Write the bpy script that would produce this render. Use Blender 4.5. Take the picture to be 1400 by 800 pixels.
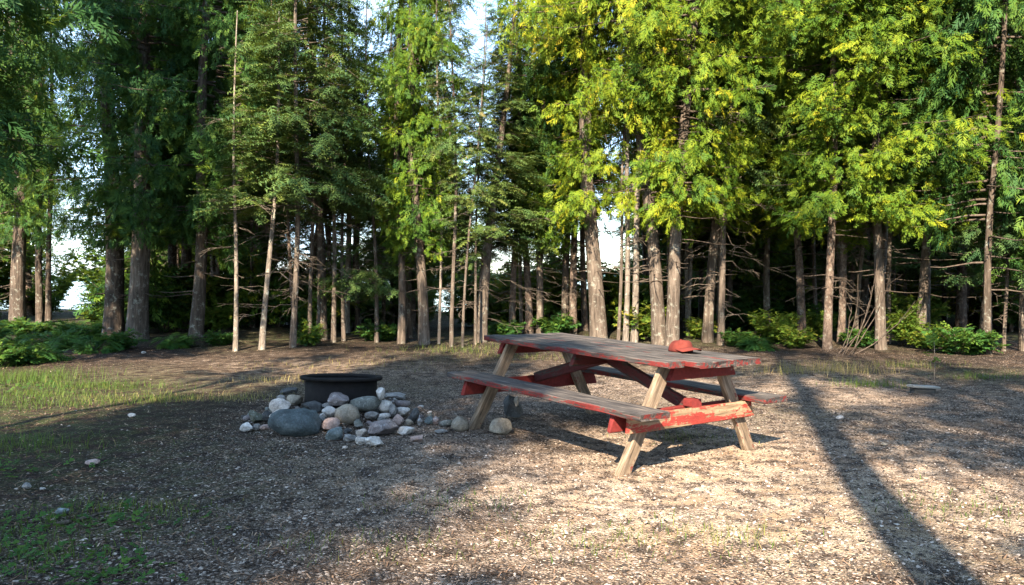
import bpy, math, random
import numpy as np
from mathutils import Vector, Matrix, Euler, noise as mnoise

# ------------------------------------------------------------------ clear
for o in list(bpy.data.objects): bpy.data.objects.remove(o)
S = bpy.context.scene
C = S.collection

# ------------------------------------------------------------------ camera, sky, sun, exposure
F = 1100.0; CAMH = 1.229; HOR = 383.5          # focal length in px of a 1400 px wide picture
PITCH = math.atan((400 - HOR) / F)
cd = bpy.data.cameras.new('camera'); cam = bpy.data.objects.new('camera', cd); C.objects.link(cam)
cd.sensor_width = 36; cd.lens = 36 * F / 1400; cd.clip_start = .05; cd.clip_end = 20000
cam.location = (0, 0, CAMH); cam.rotation_euler = (math.pi / 2 - PITCH, 0, 0)
S.camera = cam

SUN_AZ = math.radians(14); SUN_EL = math.radians(37)     # light travels away from the camera, a little to the right
SUN_DIR = Vector((math.sin(SUN_AZ) * math.cos(SUN_EL), math.cos(SUN_AZ) * math.cos(SUN_EL), -math.sin(SUN_EL)))
W = bpy.data.worlds.new('World'); S.world = W; W.use_nodes = True
wn, wl = W.node_tree.nodes, W.node_tree.links
for n in list(wn): wn.remove(n)
wo = wn.new('ShaderNodeOutputWorld'); bg = wn.new('ShaderNodeBackground'); sky = wn.new('ShaderNodeTexSky')
sky.sky_type = 'NISHITA'; sky.sun_disc = False; sky.sun_elevation = SUN_EL; sky.sun_rotation = math.pi + SUN_AZ
sky.air_density = 1.0; sky.dust_density = .3; sky.ozone_density = 2.0
wtc = wn.new('ShaderNodeTexCoord'); wmap = wn.new('ShaderNodeMapping'); wmap.inputs['Scale'].default_value = (1, 1, 2.6)
wno = wn.new('ShaderNodeTexNoise'); wno.inputs['Scale'].default_value = 3.2; wno.inputs['Detail'].default_value = 6; wno.inputs['Roughness'].default_value = .55
wrp = wn.new('ShaderNodeValToRGB'); wrp.color_ramp.elements[0].position = .42; wrp.color_ramp.elements[1].position = .66
wmx = wn.new('ShaderNodeMix'); wmx.data_type = 'RGBA'
wl.new(wtc.outputs['Generated'], wmap.inputs['Vector']); wl.new(wmap.outputs[0], wno.inputs['Vector'])
wl.new(wno.outputs['Fac'], wrp.inputs[0]); wl.new(wrp.outputs[0], wmx.inputs[0])
wl.new(sky.outputs[0], wmx.inputs[6]); wmx.inputs[7].default_value = (2.7, 3.9, 5.2, 1)
wl.new(wmx.outputs[2], bg.inputs[0]); bg.inputs[1].default_value = .112
wl.new(bg.outputs[0], wo.inputs[0])
sd = bpy.data.lights.new('sun', 'SUN'); sd.energy = 5.0; sd.angle = math.radians(.55); sd.color = (1, .83, .62)
sun = bpy.data.objects.new('sun', sd); C.objects.link(sun); sun.rotation_euler = SUN_DIR.to_track_quat('-Z', 'Y').to_euler()
S.view_settings.view_transform = 'Standard'; S.view_settings.look = 'None'
S.view_settings.gamma = 1; S.view_settings.use_curve_mapping = False; S.view_settings.exposure = 2.33
S.render.resolution_x = 1024; S.render.resolution_y = 585
try:
    S.cycles.max_bounces = 6; S.cycles.diffuse_bounces = 3; S.cycles.transmission_bounces = 4
except Exception: pass

R = np.random.default_rng(7)
rnd = random.Random(11)
PI = math.pi

# ------------------------------------------------------------------ table placement (needed by the terrain)
TX, TY, TZ = .718, 6.193, .009; TYAW, TPIT, TROL = -.927, .028, -.008
TM = Matrix.Translation((TX, TY, TZ)) @ Matrix.Rotation(TYAW, 4, 'Z') @ Matrix.Rotation(TPIT, 4, 'Y') @ Matrix.Rotation(TROL, 4, 'X')
tn = TM.to_3x3() @ Vector((0, 0, 1))
RING = (-1.54, 7.22)                        # fire ring centre

def sstep(a, b, x):
    t = np.clip((x - a) / (b - a), 0, 1); return t * t * (3 - 2 * t)
def terrain(x, y):
    x = np.asarray(x, float); y = np.asarray(y, float)
    w = np.exp(-(((x - TX) ** 2 + (y - TY) ** 2) / 2.6) ** 2)
    z = w * (TZ - (tn.x * (x - TX) + tn.y * (y - TY)) / tn.z)
    und = .018 * np.sin(x * 1.7 + .6 * y) * np.sin(y * 1.3 - .4 * x + 1) + .009 * np.sin(3.9 * x + 1.1) * np.sin(4.3 * y + .5 * x) + .004 * np.sin(9.1 * x + 2 * y) * np.sin(8.3 * y)
    z = z + und * (1 - .8 * w)
    r = np.hypot(x - RING[0], y - RING[1])
    z = z + .13 * (1 - sstep(.40, .92, r))
    z = z + .12 * sstep(13, 17, y) * np.sin(x * .5 + 1) ** 2 + .05 * sstep(10, 16, y)
    z = z - 3.6 * sstep(31, 44, y)
    return z
def tz(x, y): return float(terrain(x, y))

def ray(px, py):
    d = Vector(((px - 700) / F, 1, (400 - py) / F))
    return Matrix.Rotation(-PITCH, 3, 'X') @ d
def at(px, py):
    """point where the pixel's ray meets the ground"""
    d = ray(px, py); t = .5
    while t < 80:
        p = Vector((0, 0, CAMH)) + d * t
        if p.z < tz(p.x, p.y): break
        t += .02
    lo, hi = t - .02, t
    for _ in range(12):
        m = (lo + hi) / 2; p = Vector((0, 0, CAMH)) + d * m
        if p.z < tz(p.x, p.y): hi = m
        else: lo = m
    return p
def atd(px, py, dist):
    return Vector((0, 0, CAMH)) + ray(px, py) * dist

# ------------------------------------------------------------------ material helpers
def newmat(name):
    m = bpy.data.materials.new(name); m.use_nodes = True
    nt = m.node_tree; nt.nodes.clear()
    out = nt.nodes.new('ShaderNodeOutputMaterial')
    return m, nt, nt.nodes, nt.links, out
def ramp(nt, fac, stops):
    r = nt.nodes.new('ShaderNodeValToRGB'); e = r.color_ramp.elements
    while len(e) < len(stops): e.new(.5)
    for el, (p, c) in zip(e, stops):
        el.position = p; el.color = (*c, 1) if len(c) == 3 else c
    nt.links.new(fac, r.inputs[0]); return r.outputs[0]
def mix(nt, fac, a, b, mode='MIX'):
    m = nt.nodes.new('ShaderNodeMix'); m.data_type = 'RGBA'; m.blend_type = mode
    for s, v in ((m.inputs[0], fac), (m.inputs[6], a), (m.inputs[7], b)):
        if isinstance(v, (int, float)): s.default_value = v
        elif isinstance(v, tuple): s.default_value = (*v, 1)
        else: nt.links.new(v, s)
    return m.outputs[2]
def mth(nt, op, a, b=None, clamp=False):
    m = nt.nodes.new('ShaderNodeMath'); m.operation = op; m.use_clamp = clamp
    for s, v in ((m.inputs[0], a), (m.inputs[1], b)):
        if v is None: continue
        if isinstance(v, (int, float)): s.default_value = v
        else: nt.links.new(v, s)
    return m.outputs[0]
def tex(nt, kind, scale, vec=None, **kw):
    t = nt.nodes.new('ShaderNodeTex' + kind); t.inputs['Scale'].default_value = scale
    for k, v in kw.items():
        if k in t.inputs: t.inputs[k].default_value = v
        else: setattr(t, k, v)
    if vec is not None: nt.links.new(vec, t.inputs['Vector'])
    return t
def coords(nt, which='Object', scale=None):
    tc = nt.nodes.new('ShaderNodeTexCoord'); v = tc.outputs[which]
    if scale:
        mp = nt.nodes.new('ShaderNodeMapping'); mp.inputs['Scale'].default_value = scale
        nt.links.new(v, mp.inputs[0]); v = mp.outputs[0]
    return v
def principled(nt, col, rough=.8, spec=.3, bump=None, bstr=.3, bdist=.01, metal=0):
    p = nt.nodes.new('ShaderNodeBsdfPrincipled')
    if isinstance(col, tuple): p.inputs['Base Color'].default_value = (*col, 1)
    else: nt.links.new(col, p.inputs['Base Color'])
    if isinstance(rough, (int, float)): p.inputs['Roughness'].default_value = rough
    else: nt.links.new(rough, p.inputs['Roughness'])
    p.inputs['Specular IOR Level'].default_value = spec; p.inputs['Metallic'].default_value = metal
    if bump is not None:
        b = nt.nodes.new('ShaderNodeBump'); b.inputs['Strength'].default_value = bstr; b.inputs['Distance'].default_value = bdist
        nt.links.new(bump, b.inputs['Height']); nt.links.new(b.outputs[0], p.inputs['Normal'])
    return p
def attr(nt, name):
    a = nt.nodes.new('ShaderNodeAttribute'); a.attribute_name = name; return a.outputs['Fac']
def objrand(nt): return nt.nodes.new('ShaderNodeObjectInfo').outputs['Random']

def leaf_mat(name, stops, trans=.28, tcol=(.16, .2, .02), rough=.6):
    m, nt, N, L, out = newmat(name)
    a = attr(nt, 'tone'); r = objrand(nt)
    v = mth(nt, 'ADD', a, mth(nt, 'MULTIPLY', mth(nt, 'SUBTRACT', r, .5), .22), True)
    col = ramp(nt, v, stops)
    p = principled(nt, col, rough, .12)
    t = N.new('ShaderNodeBsdfTranslucent')
    L.new(mix(nt, .6, col, tcol), t.inputs[0])
    ms = N.new('ShaderNodeMixShader'); ms.inputs[0].default_value = trans
    L.new(p.outputs[0], ms.inputs[1]); L.new(t.outputs[0], ms.inputs[2]); L.new(ms.outputs[0], out.inputs[0])
    return m
M = {}
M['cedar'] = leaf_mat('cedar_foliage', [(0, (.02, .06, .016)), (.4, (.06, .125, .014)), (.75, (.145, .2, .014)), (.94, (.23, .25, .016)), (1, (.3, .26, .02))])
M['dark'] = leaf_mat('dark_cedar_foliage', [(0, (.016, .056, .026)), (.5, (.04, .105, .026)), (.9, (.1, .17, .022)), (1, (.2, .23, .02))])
M['spruce'] = leaf_mat('spruce_foliage', [(0, (.026, .066, .028)), (.5, (.065, .115, .034)), (.9, (.13, .165, .036)), (1, (.2, .17, .06))], .18)
M['broad'] = leaf_mat('broad_leaves', [(0, (.03, .08, .016)), (.5, (.07, .14, .022)), (.85, (.14, .2, .03)), (1, (.26, .24, .04))], .4, (.22, .28, .03))
M['fern'] = leaf_mat('undergrowth_leaves', [(0, (.02, .07, .024)), (.6, (.045, .12, .026)), (1, (.12, .19, .03))], .35, (.16, .24, .03))
M['grass'] = leaf_mat('grass_blades', [(0, (.035, .085, .018)), (.5, (.08, .13, .025)), (.8, (.2, .19, .06)), (1, (.36, .28, .13))], .3, (.2, .22, .04))

def bark_mat(name, stops, vs=3.2, scale=26, lich=.0):
    m, nt, N, L, out = newmat(name)
    v = coords(nt, 'Object', (scale, scale, vs))
    n = tex(nt, 'Noise', 1, v, Detail=5, Roughness=.65, Distortion=.4)
    n2 = tex(nt, 'Noise', 1.7, coords(nt), Detail=4)
    f = mth(nt, 'ADD', mth(nt, 'MULTIPLY', n.outputs['Fac'], .75), mth(nt, 'MULTIPLY', n2.outputs['Fac'], .3))
    col = ramp(nt, f, stops)
    n3 = tex(nt, 'Noise', 9, coords(nt), Detail=5, Roughness=.7)
    lm = ramp(nt, n3.outputs['Fac'], [(.55, (0, 0, 0)), (.66, (lich,) * 3)])
    col = mix(nt, lm, col, (.36, .38, .33))
    p = principled(nt, col, .9, .15, n.outputs['Fac'], .9, .03)
    L.new(p.outputs[0], out.inputs[0]); return m
M['bark'] = bark_mat('cedar_bark', [(.3, (.022, .018, .015)), (.5, (.08, .064, .052)), (.72, (.19, .155, .128))], lich=.4)
M['bark_dark'] = bark_mat('dark_bark', [(.3, (.02, .017, .014)), (.5, (.06, .047, .038)), (.72, (.14, .11, .088))], lich=.5)
M['bark_pale'] = bark_mat('pale_bark', [(.3, (.04, .034, .03)), (.5, (.13, .11, .092)), (.72, (.27, .235, .2))], vs=5, scale=18, lich=.8)
M['bark_rough'] = bark_mat('rough_bark', [(.3, (.025, .019, .016)), (.5, (.09, .066, .053)), (.72, (.21, .165, .135))], vs=16, scale=22, lich=.4)
M['twig'] = bark_mat('dead_twig_wood', [(.3, (.035, .028, .023)), (.5, (.095, .078, .064)), (.72, (.2, .17, .14))], vs=6, scale=20)
M['limb'] = bark_mat('limb_bark', [(.3, (.025, .02, .016)), (.5, (.07, .055, .044)), (.72, (.15, .12, .1))], vs=8, scale=20)

# ------------------------------------------------------------------ mesh helpers
def link(o, parent=None):
    C.objects.link(o)
    if parent is not None: o.parent = parent
    return o
def np_mesh(name, verts, quads, mat, tone=None, smooth=False):
    """quads: (n,4) or (n,3) index array"""
    me = bpy.data.meshes.new(name); k = quads.shape[1]
    me.vertices.add(len(verts)); me.vertices.foreach_set('co', np.ascontiguousarray(verts, np.float32).ravel())
    me.loops.add(quads.size); me.loops.foreach_set('vertex_index', quads.astype(np.int32).ravel())
    me.polygons.add(len(quads)); me.polygons.foreach_set('loop_start', np.arange(len(quads), dtype=np.int32) * k)
    if tone is not None:
        a = me.attributes.new('tone', 'FLOAT', 'FACE'); a.data.foreach_set('value', tone.astype(np.float32))
    if smooth: me.polygons.foreach_set('use_smooth', np.ones(len(quads), bool))
    me.materials.append(mat); me.update(calc_edges=True); me.validate()
    return me
def tag(o, label=None, cat=None, group=None, kind=None):
    if label: o['label'] = label
    if cat: o['category'] = cat
    if group: o['group'] = group
    if kind: o['kind'] = kind
    return o
def obj(name, me, parent=None): return link(bpy.data.objects.new(name, me), parent)
def empty(name, loc, rot=(0, 0, 0)):
    o = link(bpy.data.objects.new(name, None)); o.location = loc; o.rotation_euler = rot; o.empty_display_size = .1; return o
class Tubes:
    def __init__(s): s.v = []; s.f = []; s.n = 0
    def add(s, pts, rad, sides=5, jit=0., cap=True):
        pts = np.asarray(pts, float); k = len(pts)
        d = np.gradient(pts, axis=0); d /= np.linalg.norm(d, axis=1)[:, None] + 1e-9
        ref = np.array([0, 0, 1.]) if abs(d[0][2]) < .9 else np.array([1., 0, 0])
        a = np.cross(d, ref); a /= np.linalg.norm(a, axis=1)[:, None] + 1e-9; b = np.cross(d, a)
        th = np.linspace(0, 2 * PI, sides, endpoint=False)
        rr = np.asarray(rad, float)[:, None] * (1 + jit * R.uniform(-1, 1, (k, sides)))
        ring = pts[:, None] + rr[..., None] * (np.cos(th)[None, :, None] * a[:, None] + np.sin(th)[None, :, None] * b[:, None])
        i = s.n + np.arange(k - 1)[:, None] * sides + np.arange(sides)[None]; j = s.n + np.arange(k - 1)[:, None] * sides + (np.arange(sides)[None] + 1) % sides
        s.f.append(np.stack([i, j, j + sides, i + sides], -1).reshape(-1, 4)); s.v.append(ring.reshape(-1, 3)); s.n += k * sides
    def mesh(s, name, mat): return np_mesh(name, np.concatenate(s.v), np.concatenate(s.f), mat, smooth=True)

# spray templates: quads in (along, across, out of plane)
def lobe(u, v, ang, l, w, lift=0.):
    c, s_ = math.cos(ang), math.sin(ang); t = (u + l * c, v + l * s_); m = (u + .45 * l * c, v + .45 * l * s_)
    return [(u, v, 0), (m[0] - s_ * w, m[1] + c * w, lift * .5), (t[0], t[1], -lift), (m[0] + s_ * w, m[1] - c * w, lift * .5)]
def cedar_t():
    q = []; r_ = random.Random(5)
    for i in range(5):
        u = .04 + .17 * i; l = .5 * (1 - .5 * u)
        for s in (-1, 1):
            an = s * (.85 - .07 * i) + r_.uniform(-.2, .2); lf = r_.uniform(-.12, .12); q.append(lobe(u, 0, an, l, .042, lf))
            if i % 2 == 0: q.append(lobe(u + .4 * l * math.cos(an), .4 * l * math.sin(an), an - s * .7, l * .6, .036, -lf))
    q.append(lobe(.6, 0, 0, .42, .042, .08)); return np.array(q)
def spruce_t():
    q = []
    for i in range(8):
        u = .08 + .115 * i; l = .27 * (1 - .55 * u)
        for s in (-1, 1): q.append(lobe(u, 0, s * 1.0, l, .03, .06 * (1 if i % 2 else -1)))
    q.append(lobe(0, 0, 0, 1, .025, 0)); return np.array(q)
def broad_t():
    q = []; r_ = random.Random(3)
    for i in range(6):
        s = -1 if i % 2 else 1; q.append(lobe(.12 + .14 * i, 0, s * r_.uniform(.5, 1.2), .36, .11, r_.uniform(-.1, .12)))
    q.append(lobe(.75, 0, 0, .36, .1, .06)); return np.array(q)
def fern_t():
    q = []
    for i in range(9):
        u = .12 + .095 * i; l = .3 * math.sin(PI * (.15 + .8 * (1 - u)))
        for s in (-1, 1): q.append(lobe(u, 0, s * 1.15, l, .035, .0))
    q = [[(a, b, c - .35 * a * a) for a, b, c in k] for k in q]; return np.array(q)
TPL = dict(cedar=cedar_t(), spruce=spruce_t(), broad=broad_t(), fern=fern_t())
def nrmz(a): return a / (np.linalg.norm(a, axis=-1, keepdims=True) + 1e-9)
def leaf_mesh(name, pos, ax, nr, ln, T, tone, mat):
    pos, ax, nr, ln = np.asarray(pos), nrmz(np.asarray(ax)), np.asarray(nr), np.asarray(ln)
    b = nrmz(np.cross(nr, ax)); n = np.cross(ax, b)
    v = pos[:, None, None] + ln[:, None, None, None] * (T[None, ..., 0:1] * ax[:, None, None] + T[None, ..., 1:2] * b[:, None, None] + T[None, ..., 2:3] * n[:, None, None])
    q = np.arange(v.shape[0] * T.shape[0] * 4).reshape(-1, 4)
    tn_ = np.clip(np.repeat(tone, T.shape[0]) + R.normal(0, .07, len(pos) * T.shape[0]), 0, 1)
    return np_mesh(name, v.reshape(-1, 3), q, mat, tn_)

# ------------------------------------------------------------------ crown builders: return (limbs mesh, foliage mesh)
def cedar_crown(name, z0, z1, rad, nl, per, mat, tone=(.5, .2), size=(.24, .42), droop=.55, lean_gap=.42, dead=14, hang=.38):
    T = Tubes(); P = []; A = []; Nn = []; Ln = []; To = []
    lob = [(R.uniform(0, 2 * PI), R.uniform(z0, z1), R.uniform(.15, .45)) for _ in range(14)]
    for k in range(nl):
        f = ((k + R.uniform()) / nl); z = z0 + (z1 - z0) * f ** 1.0
        az = R.uniform(0, 2 * PI)
        prof = (min(1, .45 + 1.9 * f) * (1 - max(0, f - .25) / .75) ** .75 + .06)
        g = 1.0
        for la, lz, lw in lob:
            dd = abs((az - la + PI) % (2 * PI) - PI)
            if dd < .8 and abs(z - lz) < 1.1: g *= 1 - lean_gap * (1 - dd / .8)
        l = rad * prof * g * R.uniform(.65, 1.15)
        if l < .25: l = .25
        t = np.linspace(0, 1, 6); dx = np.array([math.cos(az), math.sin(az)])
        zz = z + l * (.12 * t - droop * 1.1 * t ** 2 + droop * .75 * t ** 3) + 0 * t
        bend = R.uniform(-.25, .25)
        pts = np.stack([dx[0] * l * t - dx[1] * bend * l * t ** 2, dx[1] * l * t + dx[0] * bend * l * t ** 2, zz], 1)
        T.add(pts, np.linspace(.008 + .008 * l, .003, 6), 4)
        npp = max(5, int(per * (l / rad)))
        ncl = max(2, int(npp / 9)); ct = R.uniform(.2, 1.0, ncl) ** .7; csd = R.uniform(-1, 1, ncl); cto = R.normal(0, .12, ncl)
        out = np.array([dx[0], dx[1], 0]); lat = np.array([-dx[1], dx[0], 0])
        for q in range(npp):
            c = R.integers(0, ncl); ti = min(1, max(.1, ct[c] + R.normal(0, .1))); side = csd[c] + R.normal(0, .25)
            i = min(4, int(ti * 5)); fr = ti * 5 - i; p = pts[i] * (1 - fr) + pts[i + 1] * fr
            dn = R.uniform(0, 1) ** 1.5 * hang
            p = p + lat * side * .26 * l + out * R.normal(0, .06) + np.array([0, 0, .05 - dn])
            P.append(p); A.append(out * R.normal(.45, .3) + lat * (side * .5 + R.normal(0, .35)) + np.array([0, 0, R.normal(-.45, .5)]))
            Nn.append(out * R.normal(.8, .35) + lat * R.normal(0, .5) + np.array([0, 0, R.normal(.55, .3)])); Ln.append(R.uniform(*size))
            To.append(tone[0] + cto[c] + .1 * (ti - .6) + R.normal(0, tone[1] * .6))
    for k in range(dead):                         # bare lower limbs
        z = R.uniform(.35 * z0, z0 * 1.2); az = R.uniform(0, 2 * PI); l = R.uniform(.3, 1.1)
        t = np.linspace(0, 1, 5); pts = np.stack([np.cos(az + .4 * t) * l * t, np.sin(az + .4 * t) * l * t, z + l * (.1 * t - .5 * t ** 2 + .35 * t ** 3)], 1)
        T.add(pts, np.linspace(.013, .003, 5), 3)
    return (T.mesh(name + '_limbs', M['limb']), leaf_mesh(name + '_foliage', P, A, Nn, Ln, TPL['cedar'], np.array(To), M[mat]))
def spruce_crown(name, zd, z0, z1, rad, nl, per, ndead, tone=(.45, .18), mat='spruce'):
    T = Tubes(); P = []; A = []; Nn = []; Ln = []; To = []
    def twig(z, az, l, rt, sub, sg):
        t = np.linspace(0, 1, 6); w = R.uniform(-.8, .8)
        pts = np.stack([np.cos(az + w * t) * l * t, np.sin(az + w * t) * l * t, z + l * (sg * t - .45 * t ** 2 + .3 * t ** 3) + R.normal(0, .035 * l, 6) * (t > 0)], 1)
        T.add(pts, np.linspace(rt, .003, 6), 3)
        for s in range(sub):
            i = R.integers(1, 5); a2 = az + R.choice([-1, 1]) * R.uniform(.5, 1.1); l2 = l * R.uniform(.15, .4)
            T.add(np.stack([pts[i], pts[i] + np.array([math.cos(a2), math.sin(a2), R.uniform(-.5, .1)]) * l2 * .5, pts[i] + np.array([math.cos(a2 + .2), math.sin(a2 + .2), R.uniform(-.6, -.1)]) * l2]), [.005, .004, .002], 3)
        return pts
    for k in range(ndead): twig(R.uniform(zd, z0 + 1.5), R.uniform(0, 2 * PI), rad * (.1 + R.uniform(0, 1) ** 2), .008, 6, R.uniform(-.25, .15))
    for k in range(nl):
        f = (k + R.uniform()) / nl; z = z0 + (z1 - z0) * f; az = R.uniform(0, 2 * PI)
        l = max(.25, rad * (1 - f * .85) * R.uniform(.6, 1.1)); pts = twig(z, az, l, .011, 1, R.uniform(-.35, .3))
        for q in range(max(3, int(per * l / rad))):
            ti = R.uniform(.2, 1); i = min(4, int(ti * 5)); fr = ti * 5 - i; p = pts[i] * (1 - fr) + pts[i + 1] * fr
            s = R.choice([-1, 1]) * R.uniform(.2, 1)
            A.append(np.array([math.cos(az + s), math.sin(az + s), R.normal(-.5, .35)])); P.append(p + R.normal(0, .06, 3)); Nn.append([R.normal(0, .4), R.normal(0, .4), 1])
            Ln.append(R.uniform(.3, .55) * (.6 + .4 * l / rad)); To.append(tone[0] + R.normal(0, tone[1]))
    return (T.mesh(name + '_limbs', M['twig']), leaf_mesh(name + '_foliage', P, A, Nn, Ln, TPL['spruce'], np.array(To), M[mat]))
def bush(name, h, rad, ns, per, mat, tpl='broad', size=(.16, .3), tone=(.5, .2)):
    T = Tubes(); P = []; A = []; Nn = []; Ln = []; To = []
    for k in range(ns):
        az = R.uniform(0, 2 * PI); r = rad * math.sqrt(R.uniform(.05, 1)); hh = h * R.uniform(.45, 1.05) * (1 - .35 * (r / rad) ** 2)
        t = np.linspace(0, 1, 5); pts = np.stack([np.cos(az) * r * (.12 + .88 * t ** 1.3), np.sin(az) * r * (.12 + .88 * t ** 1.3), hh * (t - .12 * t ** 3) - .03 * (1 - t)], 1)
        T.add(pts, np.linspace(.009, .003, 5), 3)
        for q in range(per):
            ti = R.uniform(.25, 1); i = min(3, int(ti * 4)); fr = ti * 4 - i; p = pts[i] * (1 - fr) + pts[i + 1] * fr
            a = az + R.normal(0, 1.1); P.append(p); A.append([math.cos(a), math.sin(a), R.normal(.05, .4)]); Nn.append([R.normal(0, .35), R.normal(0, .35), 1])
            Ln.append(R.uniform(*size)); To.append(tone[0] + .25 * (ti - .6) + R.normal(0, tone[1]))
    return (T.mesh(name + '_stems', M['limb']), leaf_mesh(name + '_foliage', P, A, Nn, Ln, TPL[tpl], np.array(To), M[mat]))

CR = {}
R = np.random.default_rng(21)
CR['c0'] = cedar_crown('cedar_a', 2.5, 13.0, 2.1, 190, 84, 'cedar', (.52, .2), (.13, .27))
CR['c1'] = cedar_crown('cedar_b', 2.2, 12.0, 1.9, 185, 80, 'cedar', (.56, .2), (.13, .27))
CR['c2'] = cedar_crown('cedar_c', 2.0, 13.0, 1.6, 195, 74, 'cedar', (.44, .2), (.13, .26))
CR['d0'] = cedar_crown('cedar_d', 2.1, 12.0, 2.1, 180, 74, 'dark', (.5, .22), (.15, .3))
CR['d1'] = cedar_crown('cedar_e', 1.5, 9.5, 1.5, 150, 60, 'dark', (.55, .22), (.14, .28))
R = np.random.default_rng(241); CR['s0'] = spruce_crown('spruce_a', .8, 3.0, 11.5, 1.5, 150, 30, 40)
CR['s1'] = spruce_crown('spruce_b', 1.0, 3.4, 12, 1.25, 130, 28, 34, (.5, .2))
CR['s2'] = spruce_crown('spruce_c', .7, 1.5, 9.5, 1.55, 130, 24, 25, (.35, .15))
CR['t0'] = spruce_crown('thin_a', 1.3, 4.2, 9.5, .8, 55, 16, 16, (.55, .2))
R = np.random.default_rng(384); CR['big'] = cedar_crown('cedar_big', 3.0, 13.5, 3.6, 150, 60, 'dark', (.3, .14), (.3, .5), .75, .2, 30)
R = np.random.default_rng(239); CR['q0'] = cedar_crown('sparse_high', 6.5, 14, 2.0, 46, 40, 'dark', (.4, .15), (.26, .44), .4, .8, 3)
R = np.random.default_rng(240); CR['r0'] = cedar_crown('thin_high', 7.0, 15, 1.9, 24, 60, 'dark', (.4, .15), (.2, .36), .3, .5, 0)
CR['e0'] = cedar_crown('few_boughs', 6.5, 14.5, 2.0, 13, 90, 'dark', (.4, .15), (.2, .36), .3, .3, 0)
CR['f0'] = cedar_crown('low_boughs', 4.0, 8.5, 1.9, 11, 130, 'dark', (.4, .15), (.16, .28), .3, .2, 0, .22)
CR['p0'] = cedar_crown('tall_thin', 10.5, 17, 1.9, 60, 26, 'dark', (.4, .15), (.26, .44), .4, .4, 3)
CR['b0'] = bush('sapling', 3.4, 1.2, 26, 46, 'broad', 'broad', (.2, .36), (.45, .18))

# ------------------------------------------------------------------ materials of the setting
def ground_mat():
    m, nt, N, L, out = newmat('forest_floor')
    v = coords(nt, 'Object'); g = attr(nt, 'gravel'); ms = attr(nt, 'moss')
    v1 = tex(nt, 'Voronoi', 82, v); v2 = tex(nt, 'Voronoi', 170, v); v3 = tex(nt, 'Voronoi', 33, v)
    nb = tex(nt, 'Noise', 2.1, v, Detail=8, Roughness=.68); nf = tex(nt, 'Noise', 30, v, Detail=5, Roughness=.75); nm = tex(nt, 'Noise', 7, v, Detail=5)
    sp = N.new('ShaderNodeSeparateColor'); L.new(v1.outputs['Color'], sp.inputs[0])
    sp2 = N.new('ShaderNodeSeparateColor'); L.new(v2.outputs['Color'], sp2.inputs[0])
    litter = ramp(nt, nf.outputs['Fac'], [(.3, (.008, .0065, .005)), (.5, (.022, .016, .0125)), (.7, (.095, .064, .045))])
    stone = ramp(nt, sp.outputs[0], [(0, (.014, .012, .011)), (.5, (.05, .042, .037)), (.75, (.18, .15, .13)), (.92, (.38, .33, .29)), (1, (.6, .54, .49))])
    stone2 = ramp(nt, sp2.outputs[1], [(0, (.014, .012, .01)), (.55, (.06, .048, .04)), (1, (.34, .28, .24))])
    stones = mix(nt, mth(nt, 'GREATER_THAN', sp.outputs[1], .45), stone2, stone)
    cover = mth(nt, 'ADD', mth(nt, 'MULTIPLY', g, .95), mth(nt, 'MULTIPLY', mth(nt, 'SUBTRACT', nm.outputs['Fac'], .5), 1.3), True)
    pick = mth(nt, 'LESS_THAN', sp.outputs[2], cover)
    col = mix(nt, pick, litter, stones)
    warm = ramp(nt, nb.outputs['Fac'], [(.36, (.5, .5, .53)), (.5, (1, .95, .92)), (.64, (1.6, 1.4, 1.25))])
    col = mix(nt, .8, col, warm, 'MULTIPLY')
    sun_mask = mth(nt, 'MULTIPLY', attr(nt, 'sand'), ramp(nt, nm.outputs['Fac'], [(.38, (.1, .1, .1)), (.58, (1, 1, 1))]))  # painted sun patch: pale tan laid over the gravel colour
    sun_col = ramp(nt, sp2.outputs[0], [(0, (.26, .19, .135)), (.5, (.5, .39, .29)), (1, (.7, .59, .48))])
    sun_col = mix(nt, ramp(nt, nb.outputs['Fac'], [(.42, (.75, .75, .75)), (.56, (0, 0, 0))]), sun_col, (.38, .25, .16))  # orange blotches add the warmth of sunlight to that colour
    col = mix(nt, mth(nt, 'MULTIPLY', sun_mask, .96), col, sun_col)
    mcol = ramp(nt, nf.outputs['Fac'], [(.3, (.02, .035, .01)), (.6, (.06, .085, .022)), (.8, (.13, .13, .05))])
    mm = mth(nt, 'MULTIPLY', ramp(nt, nm.outputs['Fac'], [(.4, (0, 0, 0)), (.6, (1, 1, 1))]), ms, True)
    col = mix(nt, mm, col, mcol)
    h = mth(nt, 'ADD', mth(nt, 'MULTIPLY', v1.outputs['Distance'], -1.2), mth(nt, 'MULTIPLY', nf.outputs['Fac'], .7))
    h = mth(nt, 'ADD', h, mth(nt, 'MULTIPLY', v3.outputs['Distance'], -.5))
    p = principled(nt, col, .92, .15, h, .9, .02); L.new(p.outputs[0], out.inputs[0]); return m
def axis_pts(lo, a, b, hi, st):
    mid = np.arange(a, b + 1e-6, st); g = 1.22
    def tail(start, end):
        o = []; d = st; x = start
        while abs(x - start) < abs(end - start): d *= g; x = x + math.copysign(d, end - start); o.append(x)
        return o
    return np.array(list(reversed(tail(a, lo))) + list(mid) + tail(b, hi))
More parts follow.
